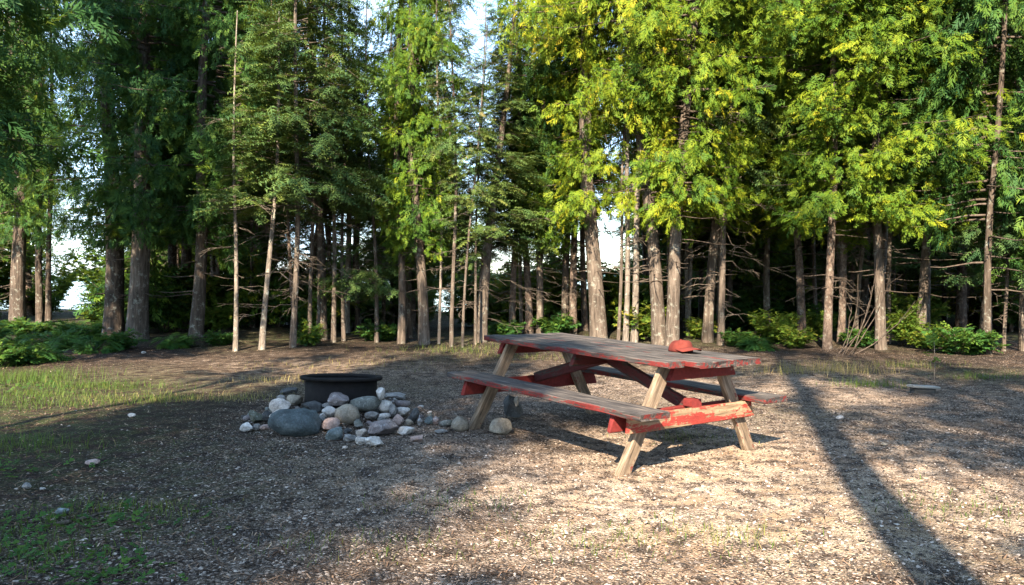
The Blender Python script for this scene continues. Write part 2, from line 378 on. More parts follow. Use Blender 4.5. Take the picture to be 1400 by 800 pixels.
def moss_f(x, y):
    n = np.sin(1.1 * x + .7 * y) * np.sin(.9 * y - .5 * x + 2)
    a = sstep(-1.9, -4.2, x - .0 * y) * sstep(10.5, 8.5, y) * .75
    b = np.exp(-(((x + 4.8) / 1.8) ** 2 + ((y - 8.8) / 1.3) ** 2)); c = sstep(13.5, 16, y) * .5
    e = np.exp(-(((x + 2.2) / .7) ** 2 + ((y - 4) / .7) ** 2)) * .5; k = np.exp(-(((x - 6) / 2.2) ** 2 + ((y - 10.6) / .8) ** 2)) * .35
    return np.clip(np.maximum.reduce([a, b, c, e, k]) + .25 * n, 0, 1)
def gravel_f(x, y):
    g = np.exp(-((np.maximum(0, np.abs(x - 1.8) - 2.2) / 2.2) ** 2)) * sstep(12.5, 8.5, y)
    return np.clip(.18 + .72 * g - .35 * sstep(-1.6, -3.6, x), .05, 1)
def sun_patch_f(x, y):  # where sunlight is put into the ground colour, as paler gravel
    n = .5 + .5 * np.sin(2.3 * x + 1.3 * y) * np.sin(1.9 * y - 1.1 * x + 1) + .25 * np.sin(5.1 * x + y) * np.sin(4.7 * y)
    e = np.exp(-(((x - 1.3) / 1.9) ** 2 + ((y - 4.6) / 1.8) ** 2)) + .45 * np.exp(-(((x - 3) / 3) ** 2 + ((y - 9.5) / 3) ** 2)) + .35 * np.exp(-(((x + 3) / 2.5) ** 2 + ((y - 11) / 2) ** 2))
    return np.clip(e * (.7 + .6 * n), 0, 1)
def build_ground():
    xs = axis_pts(-5000, -13, 13, 5000, .11); ys = axis_pts(-4000, 1.5, 19, 8000, .11)
    X, Y = np.meshgrid(xs, ys); Z = terrain(X, Y)
    v = np.stack([X, Y, Z], -1).reshape(-1, 3); nx, ny = len(xs), len(ys)
    i = (np.arange(ny - 1)[:, None] * nx + np.arange(nx - 1)[None]).ravel()
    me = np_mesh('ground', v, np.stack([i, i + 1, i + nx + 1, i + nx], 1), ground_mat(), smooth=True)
    for nme, fn in (('gravel', gravel_f), ('moss', moss_f), ('sand', sun_patch_f)):
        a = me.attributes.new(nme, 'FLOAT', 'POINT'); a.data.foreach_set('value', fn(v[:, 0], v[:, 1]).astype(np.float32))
    tag(obj('ground', me), kind='structure')
build_ground()
def build_water():
    m, nt, N, L, out = newmat('lake_water')
    n = tex(nt, 'Noise', 1.2, coords(nt, 'Object', (.5, 1.6, 1)), Detail=4)
    p = principled(nt, (.05, .13, .2), .12, .5, n.outputs['Fac'], .35, .1); L.new(p.outputs[0], out.inputs[0])
    x = np.array([-7000, 7000.]); v = np.array([[-7000, 30, -1.7], [7000, 30, -1.7], [7000, 9000, -1.7], [-7000, 9000, -1.7]])
    tag(obj('lake', np_mesh('lake', v, np.array([[0, 1, 2, 3]]), m)), kind='structure')
    m2, nt, N, L, out = newmat('far_forest'); n = tex(nt, 'Noise', .02, coords(nt), Detail=6)
    p = principled(nt, ramp(nt, n.outputs['Fac'], [(.35, (.05, .1, .11)), (.65, (.09, .15, .14))]), .95, .05); L.new(p.outputs[0], out.inputs[0])  # distance haze is put into the blue-green hill colour
    xs = np.linspace(-5200, 5200, 240); prof = 26 + 16 * np.sin(xs * .0021 + 1) + 9 * np.sin(xs * .0071) + 3 * np.sin(xs * .031)
    rows = [(3300, 0), (3420, .7), (3600, 1), (3900, .6), (4200, 0)]
    v = np.concatenate([np.stack([xs, np.full_like(xs, yy) + 40 * np.sin(xs * .004), prof * k - 3], 1) for yy, k in rows])
    i = (np.arange(4)[:, None] * 240 + np.arange(239)[None]).ravel()
    tag(obj('far_hills', np_mesh('far_hills', v, np.stack([i, i + 1, i + 241, i + 240], 1), m2, smooth=True)), kind='structure')
build_water()

# ------------------------------------------------------------------ trees
def trunk_mesh(r0, h, bark, flare=.5, curve=.12, sides=12):
    n = 26; t = np.linspace(0, 1, n) ** 1.35; z = t * h
    ph = R.uniform(0, 6, 4)
    cx = curve * (np.sin(z * .55 + ph[0]) - math.sin(ph[0])) * np.minimum(1, z / 3); cy = curve * (np.sin(z * .5 + ph[1]) - math.sin(ph[1])) * np.minimum(1, z / 3)
    r = r0 * (1 - .86 * t) * (1 + flare * np.exp(-z / .28)) + .004
    th = np.linspace(0, 2 * PI, sides, endpoint=False)
    lob = 1 + (.05 + .16 * flare * np.exp(-z / .35))[:, None] * np.sin(th[None] * 4 + ph[2]) + .045 * R.uniform(-1, 1, (n, sides))
    rr = r[:, None] * lob; zz = np.repeat(z[:, None], sides, 1); zz[0] -= .12
    v = np.stack([cx[:, None] + rr * np.cos(th), cy[:, None] + rr * np.sin(th), zz], -1).reshape(-1, 3)
    i = np.arange(n - 1)[:, None] * sides + np.arange(sides)[None]; j = np.arange(n - 1)[:, None] * sides + (np.arange(sides)[None] + 1) % sides
    return np_mesh('trunk', v, np.stack([i, j, j + sides, i + sides], -1).reshape(-1, 4), M[bark], smooth=True)
def tree(name, loc, r0, h, crown, label, group=None, bark='bark', lean=(0, 0), cs=(1, 1), rz=None, flare=.5, curve=.1, cat='tree'):
    root = empty(name, loc, (lean[1], lean[0], 0)); tag(root, label, cat, group)
    obj('trunk', trunk_mesh(r0, h, bark, flare, curve), root)
    if crown:
        rz = R.uniform(0, 2 * PI) if rz is None else rz
        for part, me in zip(('limbs', 'crown'), CR[crown]):
            o = obj(part, me, root); o.scale = (cs[0], cs[0], cs[1]); o.rotation_euler = (0, 0, rz); o['kind'] = 'stuff'
    return root
def ptree(px, py, w, tpx, tpy, crown, label, h=12, bark='bark', cs=(1, 1), name='cedar_tree', group=None, dist=None, flare=.25, curve=.11):
    p = at(px, py) if dist is None else None
    if dist is not None:
        q = atd(px, 400, dist); p = Vector((q.x, q.y, tz(q.x, q.y)))
    d = p.y; top = atd(tpx, tpy, d); ln = math.atan2(top.x - p.x, top.z - p.z)
    return tree(name, (p.x, p.y, p.z), w * .84 / 2 / F * d, h, crown, label, group, bark, (ln, R.normal(0, .01)), cs, None, flare, curve)

R = np.random.default_rng(22)
TREES = [
 # px, py, w, top px, top py, crown, label, height, bark, crown scale (wide, tall)
 (155, 460, 30, 158, 230, 'd0', 'thick dark trunked cedar with pale lichen patches, beside a paler equally thick cedar', 13, 'bark_dark', (1, 1.0)),
 (187, 465, 32, 197, 240, 'd0', 'thick brown cedar with fibrous sunlit bark, at the shrubby left corner of the clearing', 13, 'bark', (.9, 1.05)),
 (249, 452, 17, 258, 250, 'd0', 'mid sized dark cedar leaning right, behind a thicker leaning cedar', 12, 'bark_dark', (.8, 1.1)),
 (268, 461, 21, 286, 240, 'd1', 'dark cedar trunk leaning clearly right with sun spots near its head', 12, 'bark_dark', (1.1, 1.35)),
 (549, 470, 12, 553, 330, 'c2', 'slim cedar with a sunlit lower trunk next to a flared trunk', 11, 'bark', (.6, 1.3)),
 (580, 471, 17, 577, 270, 'c2', 'spire shaped cedar with flared sunlit foot and bright green crown', 12, 'bark', (.74, .9)),
 (657, 468, 18, 668, 300, 's0', 'crooked brown trunk with dead twigs, beside the far end of the table', 6.6, 'bark', (.9, .55)),
 (700, 460, 10, 700, 300, 's1', 'rough barked narrow spruce behind the left half of the table', 6.3, 'bark_rough', (.9, .5)),
 (724, 458, 12, 722, 300, 's0', 'rough barked spruce bristling with short dead twigs behind the table', 7.5, 'bark_rough', (.75, .62)),
 (738, 459, 10, 741, 270, 'c2', 'straight grey cedar trunk between bristly spruces behind the table', 12, 'bark', (.65, 1.0)),
 (772, 456, 11, 772, 300, 'd1', 'dark cedar trunk standing tight against a rough brown one', 12, 'bark_dark', (.9, 1.6)),
 (783, 457, 12, 785, 300, 's1', 'rough brown trunk standing tight against a dark cedar', 11, 'bark_rough', (.8, .9)),
 (818, 465, 26, 811, 240, 'c0', 'thick straight cedar with furrowed bark directly behind the table', 14, 'bark', (.9, .97)),
 (902, 473, 21, 886, 210, 'c1', 'curved reddish cedar trunk leaning left behind the cap', 13, 'bark', (.95, 1.2)),
 (918, 475, 21, 931, 190, 'c1', 'cedar trunk leaning right behind the cap with yellow green crown', 13.5, 'bark', (1.0, 1.1)),
 (967, 468, 16, 972, 280, 'c2', 'shaded grey cedar right of the pair behind the cap', 12, 'bark', (1, 1.2)),
 (985, 472, 10, 991, 320, 's0', 'slim pale barked spruce beside the sunlit low shrubs', 11, 'bark', (.8, .95)),
 (1096, 466, 12, 1094, 330, 'c1', 'rough dappled trunk rising out of the sunlit shrubs', 12, 'bark_rough', (1.05, 1.05)),
 (1131, 477, 13, 1133, 345, 'c0', 'rough sunlit trunk next to the arching dead branches', 12.5, 'bark_rough', (.9, .92)),
 (1150, 470, 11, 1154, 330, 's0', 'brown spruce hidden behind the arching dead branches', 11, 'bark_rough', (.85, .9)),
 (1204, 478, 15, 1203, 300, 'c1', 'straight cedar right of the arching dead branches with bright low crown', 13, 'bark', (1.1, 1.0)),
 (1257, 470, 15, 1267, 320, 'c2', 'cedar with sun flecked trunk above broad leaved saplings', 13, 'bark', (1.15, 1.25)),
 (1350, 484, 11, 1350, 380, 'd1', 'slim dark trunk above dry brush at the right end of the clearing', 11, 'bark_dark', (1.1, 1.6)),
]
for a in TREES:
    ptree(a[0], a[1], a[2], a[3], a[4], a[5], a[6], a[7], a[8], a[9], 'spruce_tree' if a[5][0] == 's' else 'cedar_tree')
THIN = [
 (322, 480, 7, 326, 330, 't0', 'thin pale stem left of another pale stem at the clearing edge', (.75, .55)),
 (358, 478, 9, 367, 330, 't0', 'pale lichen spotted stem right of another thin pale stem', (1.2, .55)),
 (400, 475, 9, 416, 150, 's0', 'pale leaning spruce with a fan of brown dead branches', (1.05, .9)),
 (440, 465, 15, 440, 250, 's0', 'dark straight spruce behind pale thin stems', (.9, 1)),
 (456, 468, 7, 458, 250, 't0', 'thin grey stem beside the dark straight spruce', (1, 1)),
 (470, 466, 6, 467, 300, 't0', 'thinnest grey stem near the dark straight spruce', (.8, .7)),
 (424, 466, 6, 421, 250, 't0', 'thin grey stem between leaning spruce and dark spruce', (.8, 1)),
 (515, 468, 6, 516, 280, 's2', 'thin dark stem in the shaded gap left of the spire cedar', (.7, .62)),
 (600, 470, 4, 607, 200, 't0', 'hair thin pale stem just right of the flared cedar foot', (.7, 1)),
 (617, 474, 6, 619, 250, 't0', 'thin sunlit stem between two hair thin ones', (.8, .75)),
 (632, 475, 4, 640, 250, 't0', 'hair thin grey stem leaning right near the table', (.7, .6)),
 (650, 471, 4, 652, 250, 't0', 'hair thin straight stem in front of the crooked brown trunk', (.7, .55)),
 (845, 468, 5, 857, 280, 't0', 'thin stem leaning beside two pale birch like trunks', (.8, 1)),
 (855, 469, 8, 864, 300, 't0', 'pale trunk, thinner of the leaning pair behind the table', (1, 1)),
 (867, 469, 10, 875, 300, 't0', 'bright pale trunk, thicker of the leaning pair behind the table', (1, 1)),
 (1214, 470, 6, 1218, 330, 't0', 'thin grey stem touching the straight bright crowned cedar', (.9, 1)),
 (1170, 468, 6, 1176, 300, 's0', 'thin twiggy stem rising behind the arching dead branches', (.7, .9)),
 (1372, 480, 5, 1376, 380, 's2', 'thin stem with low drooping needles near the right brush', (.8, .8)),
 (1397, 480, 7, 1396, 380, 'd1', 'stem half cut by brush at the right end', (.9, 1)),
]
for a in THIN:
    ptree(a[0], a[1], a[2], a[3], a[4], a[5], a[6], 10.5 * a[7][1] if a[5] else 6, 'bark_dark' if a[2] > 12 else 'bark_pale' if a[0] in (322, 358, 600, 855, 867) else 'bark', a[7], 'spruce_tree' if a[5] else 'bare_stem', flare=.3, curve=.1)
LEFT = [(24, 20, 22, 20, 'd0', 'dark cedar trunk among the leafy shade left of the lake view', (.6, 1.1)), (54, 21, 11, 52, 't0', 'slim dark stem left of the lake view', (.9, 1)),
        (66, 22, 8, 67, 't0', 'slimmest dark stem next to the lake view', (.8, 1)), (205, 22, 9, 206, 'd1', 'thin dark stem close behind the thick brown cedar', (.8, 1.2)),
        (338, 21, 13, 343, 'd1', 'dark shaded cedar behind the thin pale stems', (1, 1.3))]
for px, d, w, tpx, cr, lb, cs in LEFT:
    ptree(px, 0, w, tpx, 250, cr, lb, 12, 'bark_dark', cs, dist=d)

R = np.random.default_rng(23)
# the wood behind the front row
REF = [(20, 'the trunks left of the lake view'), (170, 'the two thickest cedars'), (262, 'the right leaning dark cedars'), (340, 'the thin pale stems'), (400, 'the pale leaning spruce'), (440, 'the dark straight spruce'), (515, 'the thin dark stem'),
       (580, 'the spire shaped cedar'), (630, 'the hair thin stems'), (662, 'the crooked brown trunk'), (712, 'the bristly spruces'), (778, 'the tight trunk pair'), (815, 'the thick straight cedar'), (862, 'the pale leaning pair'), (910, 'the two cedars behind the cap'),
       (976, 'the shaded grey cedar'), (1060, 'the sunlit low shrubs'), (1112, 'the rough dappled trunks'), (1160, 'the arching dead branches'), (1206, 'the bright crowned cedar'), (1262, 'the sun flecked cedar'), (1350, 'the dry brush')]
def ref(px): return min(REF, key=lambda t: abs(t[0] - px))[1]
BW = dict(bark='brown', bark_dark='dark', bark_pale='pale', bark_rough='rough')
taken = [a[0] for a in TREES + THIN]
cnt = 0
for tries in range(900):
    if cnt >= 120: break
    d = R.uniform(18.5, 33); px = R.uniform(-160, 1560)
    if 50 < px < 165 or (690 < px < 800 and R.uniform() < .5) or (800 < px < 880 and R.uniform() < .8) or (d < 21 and min(abs(px - t) for t in taken) < 9): continue
    if px < 950 and R.uniform() < .48: continue
    if 482 < px < 540 or 630 < px < 712: continue
    q = atd(px, 400, d); k = R.choice(['s0', 's1', 's1', 'c2', 't0', 'c1', 's0', 't0', 'd1'] if px < 950 else ['s0', 's2', 's2', 'd1', 'd0', 'c1', 's2', 'c2'])
    sp_ = k[0] in 'st'; bk = str(R.choice(['bark', 'bark_dark', 'bark_pale', 'bark_rough'])); r0 = R.uniform(.045, .13)
    ht = R.uniform(.55, .72) if 440 < px < 770 else R.uniform(.8, 1.08)
    tree('spruce_tree' if sp_ else 'cedar_tree', (q.x, q.y, tz(q.x, q.y)), r0, 12.5 * ht, k,
         '%s %s trunked %s in the wood behind %s' % ('slim' if r0 < .085 else 'sturdy', BW[bk], 'twiggy spruce' if sp_ else 'leafy cedar', ref(px)),
         'spruces in the wood behind' if sp_ else 'cedars in the wood behind', bk,
         (R.normal(0, .03), R.normal(0, .02)), (R.uniform(.75, 1.1), ht), flare=.25)
    cnt += 1

R = np.random.default_rng(24)
for i in range(62):                          # slim stems close behind the front row
    px = R.uniform(290, 1420); d = R.uniform(16.2, 20.5); q = atd(px, 400, d); bk = str(R.choice(['bark', 'bark_dark', 'bark_dark', 'bark_rough', 'bark_pale']))
    if 830 < px < 878 or 640 < px < 700: continue
    tree('spruce_tree', (q.x, q.y, tz(q.x, q.y)), R.uniform(.03, .065), R.uniform(5.5, 8.5), 't0', 'pole thin %s stemmed young spruce behind %s' % (BW[bk], ref(px)), 'pole thin young spruces', bk, (R.normal(0, .04), R.normal(0, .03)), (R.uniform(.8, 1.4), R.uniform(.55, .8)), flare=.2)
for i in range(34):                          # low bushy cedars closing the view under the crowns
    px = R.uniform(150, 1460); d = R.uniform(23, 33)
    if px < 900 and R.uniform() < .7: continue
    q = atd(px, 400, d)
    if 838 < px < 872: continue
    tree('young_cedar', (q.x, q.y, tz(q.x, q.y)), R.uniform(.03, .05), 4.6, 'd1', '%s young cedar bushy to the ground, deep behind %s' % (('small', 'taller')[d > 28], ref(px)), 'young cedars deep in the wood', 'bark_dark', (R.normal(0, .03), 0), (R.uniform(.8, 1.2), R.uniform(.36, .5)), flare=.2)

# trees beside and behind the viewpoint: they shade the clearing
def shade(x, y, crown, r0, h, label, cs=(1, 1), rz=None, name='cedar_tree', group=None):
    return tree(name, (x, y, tz(x, y)), r0, h, crown, label, group, 'bark', (0, 0), cs, rz, .4, .05)
shade(-8.3, 10.2, 'big', .28, 14, 'huge dark cedar sweeping long drooping boughs over the left corner', (1.0, 1.0))
shade(9.6, 10.5, 'd0', .2, 13, 'dark cedar overhanging the right end of the clearing', (1.1, 1.05))
pt = shade(.04, -4.0, 'p0', .21, 18, 'tall bare cedar whose trunk shadow stripes the gravel beside the table')
SH = [(-3.7, -2.0, 'c2', .85, .95), (-5.0, -2.5, 'd0', .95, 1), (-5.6, -6, 'c0', 1.2, 1.1), (-4.2, -8.5, 'c1', .95, 1.1), (2.3, -4.3, 'c2', 1.0, 1.0), (-4.1, -6.2, 'q0', 1.0, 1.0), (1.1, -5.4, 'q0', 1.0, 1), (2.5, -.9, 'f0', 1.1, 1), (-2.6, .2, 'f0', .9, 1), (-5.6, 1.7, 'q0', .9, 1), (-4.6, -4.6, 'q0', 1.1, 1),
      (3.0, -9.5, 'c0', 1.0, 1.1), (6.6, -1.5, 'd0', .95, 1.0), (8.5, 2.5, 'c1', 1, 1), (12.5, 7, 'd0', 1.1, 1)]
for x, y, k, a, b in SH: shade(x, y, k, .18 if k[0] in 'cd' else .07, 13, 'leafy cedar around the near side of the clearing, shading the ground', (a, b), None, 'cedar_tree', 'cedars around the near side of the clearing')

R = np.random.default_rng(25)
# ------------------------------------------------------------------ shrubs and undergrowth
CR['u0'] = bush('shrub_a', 1.0, .75, 34, 26, 'broad', 'broad', (.13, .24), (.6, .2))
CR['u1'] = bush('shrub_b', .6, .6, 30, 24, 'fern', 'broad', (.12, .22), (.45, .2))
CR['u2'] = bush('fern_c', .42, .5, 26, 8, 'fern', 'fern', (.28, .46), (.5, .2))
CR['u3'] = bush('young_cedar', 1.3, .6, 26, 22, 'dark', 'cedar', (.2, .34), (.6, .2))
def shrub(name, p, crown, s, label, group=None, sz=None):
    root = empty(name, p, (0, 0, R.uniform(0, 6))); tag(root, label, 'shrub', group)
    for part, me in zip(('stems', 'foliage'), CR[crown]):
        o = obj(part, me, root); o.scale = (s, s, sz or s)
SHR = [(1055, 470, 'u0', .85, 'sunlit yellow green shrub at the foot of the dappled trunk'), (1010, 474, 'u1', .7, 'low green shrub just beyond the red capped table corner'), (1085, 476, 'u0', .55, 'bright low shrub between two rough trunks'),
       (1040, 478, 'u2', .7, 'feathery green fern clump in front of the sunlit shrub'), (1110, 462, 'u0', .75, 'tall leafy shrub behind the rough sunlit trunk'), (880, 466, 'u0', .95, 'yellow shrub glowing between the trunks behind the cap'),
       (955, 464, 'u0', .6, 'leafy shrub in front of the shaded grey cedar'), (1236, 474, 'b0', .38, 'broad leaved sapling at the foot of the sun flecked cedar'), (1268, 478, 'u0', .6, 'dark broad leaved shrub next to the small grey board'),
       (1315, 484, 'u1', 1.1, 'low shrub by the slim dark trunk'), (425, 473, 'u3', .5, 'young feathery cedar at the foot of the thin grey stems'), (235, 474, 'u2', .7, 'fern clump at the foot of the dark leaning cedars'),
       (300, 472, 'u1', .6, 'small dark shrub beside the first thin pale stem'), (128, 440, 'u0', .6, 'golden shrub catching sun below the lake view'), (226, 446, 'u0', 1.2, 'yellow shrub glowing between the two pairs of thick cedars'),
       (1180, 474, 'u1', .8, 'small shrub behind the arching dead branches'), (690, 462, 'u1', .8, 'dim shrub behind the far table end'), (520, 466, 'u1', .9, 'dim shrub left of the spire cedar'), (760, 458, 'u1', 1.0, 'dim shrub between the bristly spruces')]
for px, py, k, s, lb in SHR: shrub('broadleaf_shrub' if k != 'u3' else 'young_cedar', at(px, py), k, s * .85, lb)
for px, d, sc in [(62, 30, 1.0), (150, 28, 1.2), (-20, 24, 1.4), (-75, 22, 1.6), (215, 24, 1.4), (300, 25, 1.5), (245, 27, 1.3), (1110, 22, .8), (480, 26, 1.3)]:
    q = atd(px, 400, d); shrub('broadleaf_sapling', (q.x, q.y, tz(q.x, q.y)), 'b0', sc, 'tall leafy sapling glowing yellow green behind ' + ref(px), 'leafy saplings in the wood')
LFERN = [(10, 474), (42, 462), (70, 478), (104, 468), (132, 482), (20, 452), (85, 456), (160, 478), (55, 492), (-20, 470), (120, 455), (8, 500)]
for i, (px, py) in enumerate(LFERN): shrub('fern', at(px, py), ('u2', 'u1')[i % 2], .5 + .35 * R.uniform(), ('feathery fern clump in the shaded undergrowth below the lake view', 'low leafy shrub in the shaded undergrowth below the lake view')[i % 2], ('ferns', 'low shrubs')[i % 2] + ' at the left corner')
for i in range(90):
    d = R.uniform(17.5, 29); px = R.uniform(-60, 1460); 
    if 50 < px < 165: continue
    q = atd(px, 400, d); shrub('broadleaf_shrub', (q.x, q.y, tz(q.x, q.y)), R.choice(['u0', 'u1', 'u3', 'u3']), R.uniform(.9, 1.9), ('knee high' if d < 22 else 'distant') + ' undergrowth shrub between the trunks behind ' + ref(px), 'undergrowth shrubs in the wood')
# sapling stem beside the board
p = at(1277, 522); root = empty('sapling', p); tag(root, 'thin upright sapling stem beside the small grey board', 'sapling')
T = Tubes(); T.add([(0, 0, -.03), (.01, 0, .25), (-.005, .01, .6)], [.006, .005, .003], 4); obj('stem', T.mesh('stem', M['bark_pale']), root)
k = 14; obj('leaves', leaf_mesh('leaves', np.array([[R.normal(0, .03), R.normal(0, .03), R.uniform(.3, .62)] for _ in range(k)]), R.normal(0, 1, (k, 3)), np.tile([0, .2, 1.], (k, 1)) + R.normal(0, .3, (k, 3)), R.uniform(.1, .16, k), TPL['broad'], R.uniform(.2, .6, k), M['broad']), root)
# arching dead branches
def arcs(px, py, n, seed, label):
    rs = np.random.default_rng(seed); p = at(px, py); root = empty('dead_brush', p); tag(root, label, 'dead branches')
    for i in range(n):
        T = Tubes(); b0 = np.array([rs.normal(0, .12), rs.normal(0, .15), -.02]); hh = rs.uniform(.7, 1.9); rx = rs.uniform(.25, .75)
        t = np.linspace(0, 1, 9); pts = np.stack([b0[0] + rx * np.sin(t * 1.5) , b0[1] + rs.normal(0, .2) * t, b0[2] + hh * t ** 1.1], 1) + np.cumsum(rs.normal(0, .012, (9, 3)), 0)
        T.add(pts, np.linspace(.010, .003, 9), 4)
        for q in range(3):
            j = rs.integers(3, 8); T.add([pts[j], pts[j] + np.array([rs.normal(.1, .15), rs.normal(0, .1), rs.uniform(.05, .25)])], [.005, .002], 3)
        obj('branch', T.mesh('branch', M['limb']), root)
arcs(1152, 484, 7, 5, 'pale dead branches arching up from the ground between rough trunks')

R = np.random.default_rng(26)
# ------------------------------------------------------------------ picnic table
def wood_mat(name, paint=.5, top_worn=True, wood=((.012, .0115, .013), (.05, .046, .046), (.17, .15, .135)), red=(.105, .014, .013)):
    m, nt, N, L, out = newmat(name)
    v = coords(nt, 'Object', (2.2, 26, 26)); g = tex(nt, 'Noise', 1.6, v, Detail=6, Roughness=.65, Distortion=.5)
    r = objrand(nt)
    off = N.new('ShaderNodeVectorMath'); off.operation = 'ADD'; L.new(coords(nt), off.inputs[0])
    cmb = N.new('ShaderNodeCombineXYZ'); L.new(mth(nt, 'MULTIPLY', r, 37), cmb.inputs[0]); L.new(cmb.outputs[0], off.inputs[1])
    smp = N.new('ShaderNodeMapping'); smp.inputs['Scale'].default_value = (.55, 2.2, 2.2); L.new(off.outputs[0], smp.inputs[0])
    n1 = tex(nt, 'Noise', 6, smp.outputs[0], Detail=8, Roughness=.75, Distortion=.3); n2 = tex(nt, 'Noise', 38, off.outputs[0], Detail=4, Roughness=.7)
    w = ramp(nt, g.outputs['Fac'], [(.3, wood[0]), (.5, wood[1]), (.72, wood[2])])
    w = mix(nt, .35, w, ramp(nt, n1.outputs['Fac'], [(.3, (.5, .5, .52)), (.7, (1.3, 1.2, 1.05))]), 'MULTIPLY')
    rd = mix(nt, n2.outputs['Fac'], tuple(c * .35 for c in red), tuple(min(1, c * 1.7) for c in red))
    f = mth(nt, 'ADD', mth(nt, 'MULTIPLY', n1.outputs['Fac'], 1.0), mth(nt, 'MULTIPLY', mth(nt, 'SUBTRACT', g.outputs['Fac'], .5), .55))
    thr = .5 + (.5 - paint) * .62
    mk = ramp(nt, mth(nt, 'ADD', f, mth(nt, 'MULTIPLY', mth(nt, 'SUBTRACT', n2.outputs['Fac'], .5), .3)), [(max(0, thr - .03), (0, 0, 0)), (min(1, thr + .03), (1, 1, 1))])
    if top_worn:
        ge = N.new('ShaderNodeNewGeometry'); sx = N.new('ShaderNodeSeparateXYZ'); L.new(ge.outputs['True Normal'], sx.inputs[0])
        up = ramp(nt, sx.outputs[2], [(.35, (1, 1, 1)), (.75, (0, 0, 0))]); mk = mth(nt, 'MULTIPLY', mk, up)
    col = mix(nt, mk, w, rd)
    p = principled(nt, col, .8, .25, mth(nt, 'ADD', mth(nt, 'MULTIPLY', g.outputs['Fac'], 1.0), mth(nt, 'MULTIPLY', mk, .25)), .8, .006)
    L.new(p.outputs[0], out.inputs[0]); return m
M['w_top'] = wood_mat('weathered_tabletop_wood', .5)
M['w_leg'] = wood_mat('weathered_leg_wood', .28, False, ((.04, .03, .023), (.16, .122, .088), (.34, .28, .215)))
M['w_beam'] = wood_mat('half_painted_beam_wood', .5, False, ((.09, .06, .038), (.25, .185, .12), (.42, .32, .21)), (.21, .028, .022))
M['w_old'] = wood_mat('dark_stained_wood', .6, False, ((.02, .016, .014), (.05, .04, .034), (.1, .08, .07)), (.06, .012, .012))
M['w_red'] = wood_mat('red_painted_wood', .78, False, ((.1, .08, .06), (.22, .18, .15), (.36, .3, .25)), (.115, .015, .014))
import bmesh
def board(name, parent, p0, p1, up, width, thick, mat, cut0=0., cut1=0., seed=0, chip=.004, seg=14):
    """plank from p0 to p1 (centre line); thickness along up, width across; cut = slanted ends"""
    p0, p1, up = Vector(p0), Vector(p1), Vector(up); ax = (p1 - p0); l = ax.length; ax.normalize()
    up = (up - ax * up.dot(ax)).normalized(); sd_ = up.cross(ax)
    bm = bmesh.new(); rs = random.Random(seed)
    ch = min(.006, thick * .15); hw, ht = width / 2, thick / 2
    sec = [(-hw + ch, -ht), (hw - ch, -ht), (hw, -ht + ch), (hw, ht - ch), (hw - ch, ht), (-hw + ch, ht), (-hw, ht - ch), (-hw, -ht + ch)]
    rings = []
    for i in range(seg + 1):
        t = i / seg; x = -l / 2 + l * t; row = []
        for (b, c) in sec:
            xx = x
            if i == 0: xx += cut0 * (c / ht) * ht + rs.uniform(-chip, chip) * 1.5
            if i == seg: xx += cut1 * (c / ht) * ht + rs.uniform(-chip, chip) * 1.5
            row.append(bm.verts.new((xx, b + rs.uniform(-chip, chip) * .5, c + rs.uniform(-chip, chip) * .4)))
        rings.append(row)
    for i in range(seg):
        for j in range(8): bm.faces.new((rings[i][j], rings[i][(j + 1) % 8], rings[i + 1][(j + 1) % 8], rings[i + 1][j]))
    bm.faces.new(list(reversed(rings[0]))); bm.faces.new(rings[-1])
    bmesh.ops.recalc_face_normals(bm, faces=bm.faces)
    me = bpy.data.meshes.new(name); bm.to_mesh(me); bm.free(); me.materials.append(M[mat])
    o = obj(name, me, parent)
    mt = Matrix((ax, sd_, up)).transposed().to_4x4(); mt.translation = (p0 + p1) / 2; o.matrix_local = mt
    return o
tb = link(bpy.data.objects.new('picnic_table', None)); tb.matrix_world = TM
tag(tb, 'weathered wooden picnic table with peeling red paint and attached benches', 'picnic table')
LT, WT, HT, WO, WI, HS, FX, FY = 2.171, .816, .722, 1.496, .976, .428, .845, .667
pw = (WT - 4 * .005) / 5; ext = [(-.005, -.10), (.0, .02), (-.03, .01), (-.012, .03), (-.05, .015)]
for i in range(5):
    y = -WT / 2 + pw / 2 + i * (pw + .005); e = ext[i]
    board('tabletop_plank', tb, (-LT / 2 + e[0] * -1 * 0 - e[0], y, HT - .02 - .003 * (i % 2)), (LT / 2 + e[1], y, HT - .02 - .003 * ((i + 1) % 2)), (0, 0, 1), pw, .042, 'w_top', seed=20 + i, chip=.0045)
bw = (WO - WI) / 2
for s in (-1, 1):
    board('bench_plank', tb, (-LT / 2 - .02, s * (WO / 2 - bw / 2), HS - .021), (LT / 2 - (.0 if s < 0 else -.0), s * (WO / 2 - bw / 2), HS - .021), (0, 0, 1), bw, .042, 'w_top', seed=40 + s, chip=.005)
ytop = .27
for sx in (-1, 1):
    for sy in (-1, 1):
        foot = Vector((sx * FX, sy * FY, -.035)); top = Vector((sx * FX, sy * ytop, HT - .045))
        board('leg', tb, foot, top, (1, 0, 0), .098, .045, 'w_leg', seed=60 + sx * 3 + sy, chip=.005)
    dr = top - foot
zb = HS - .042 - .062; zc = HT - .042 - .05
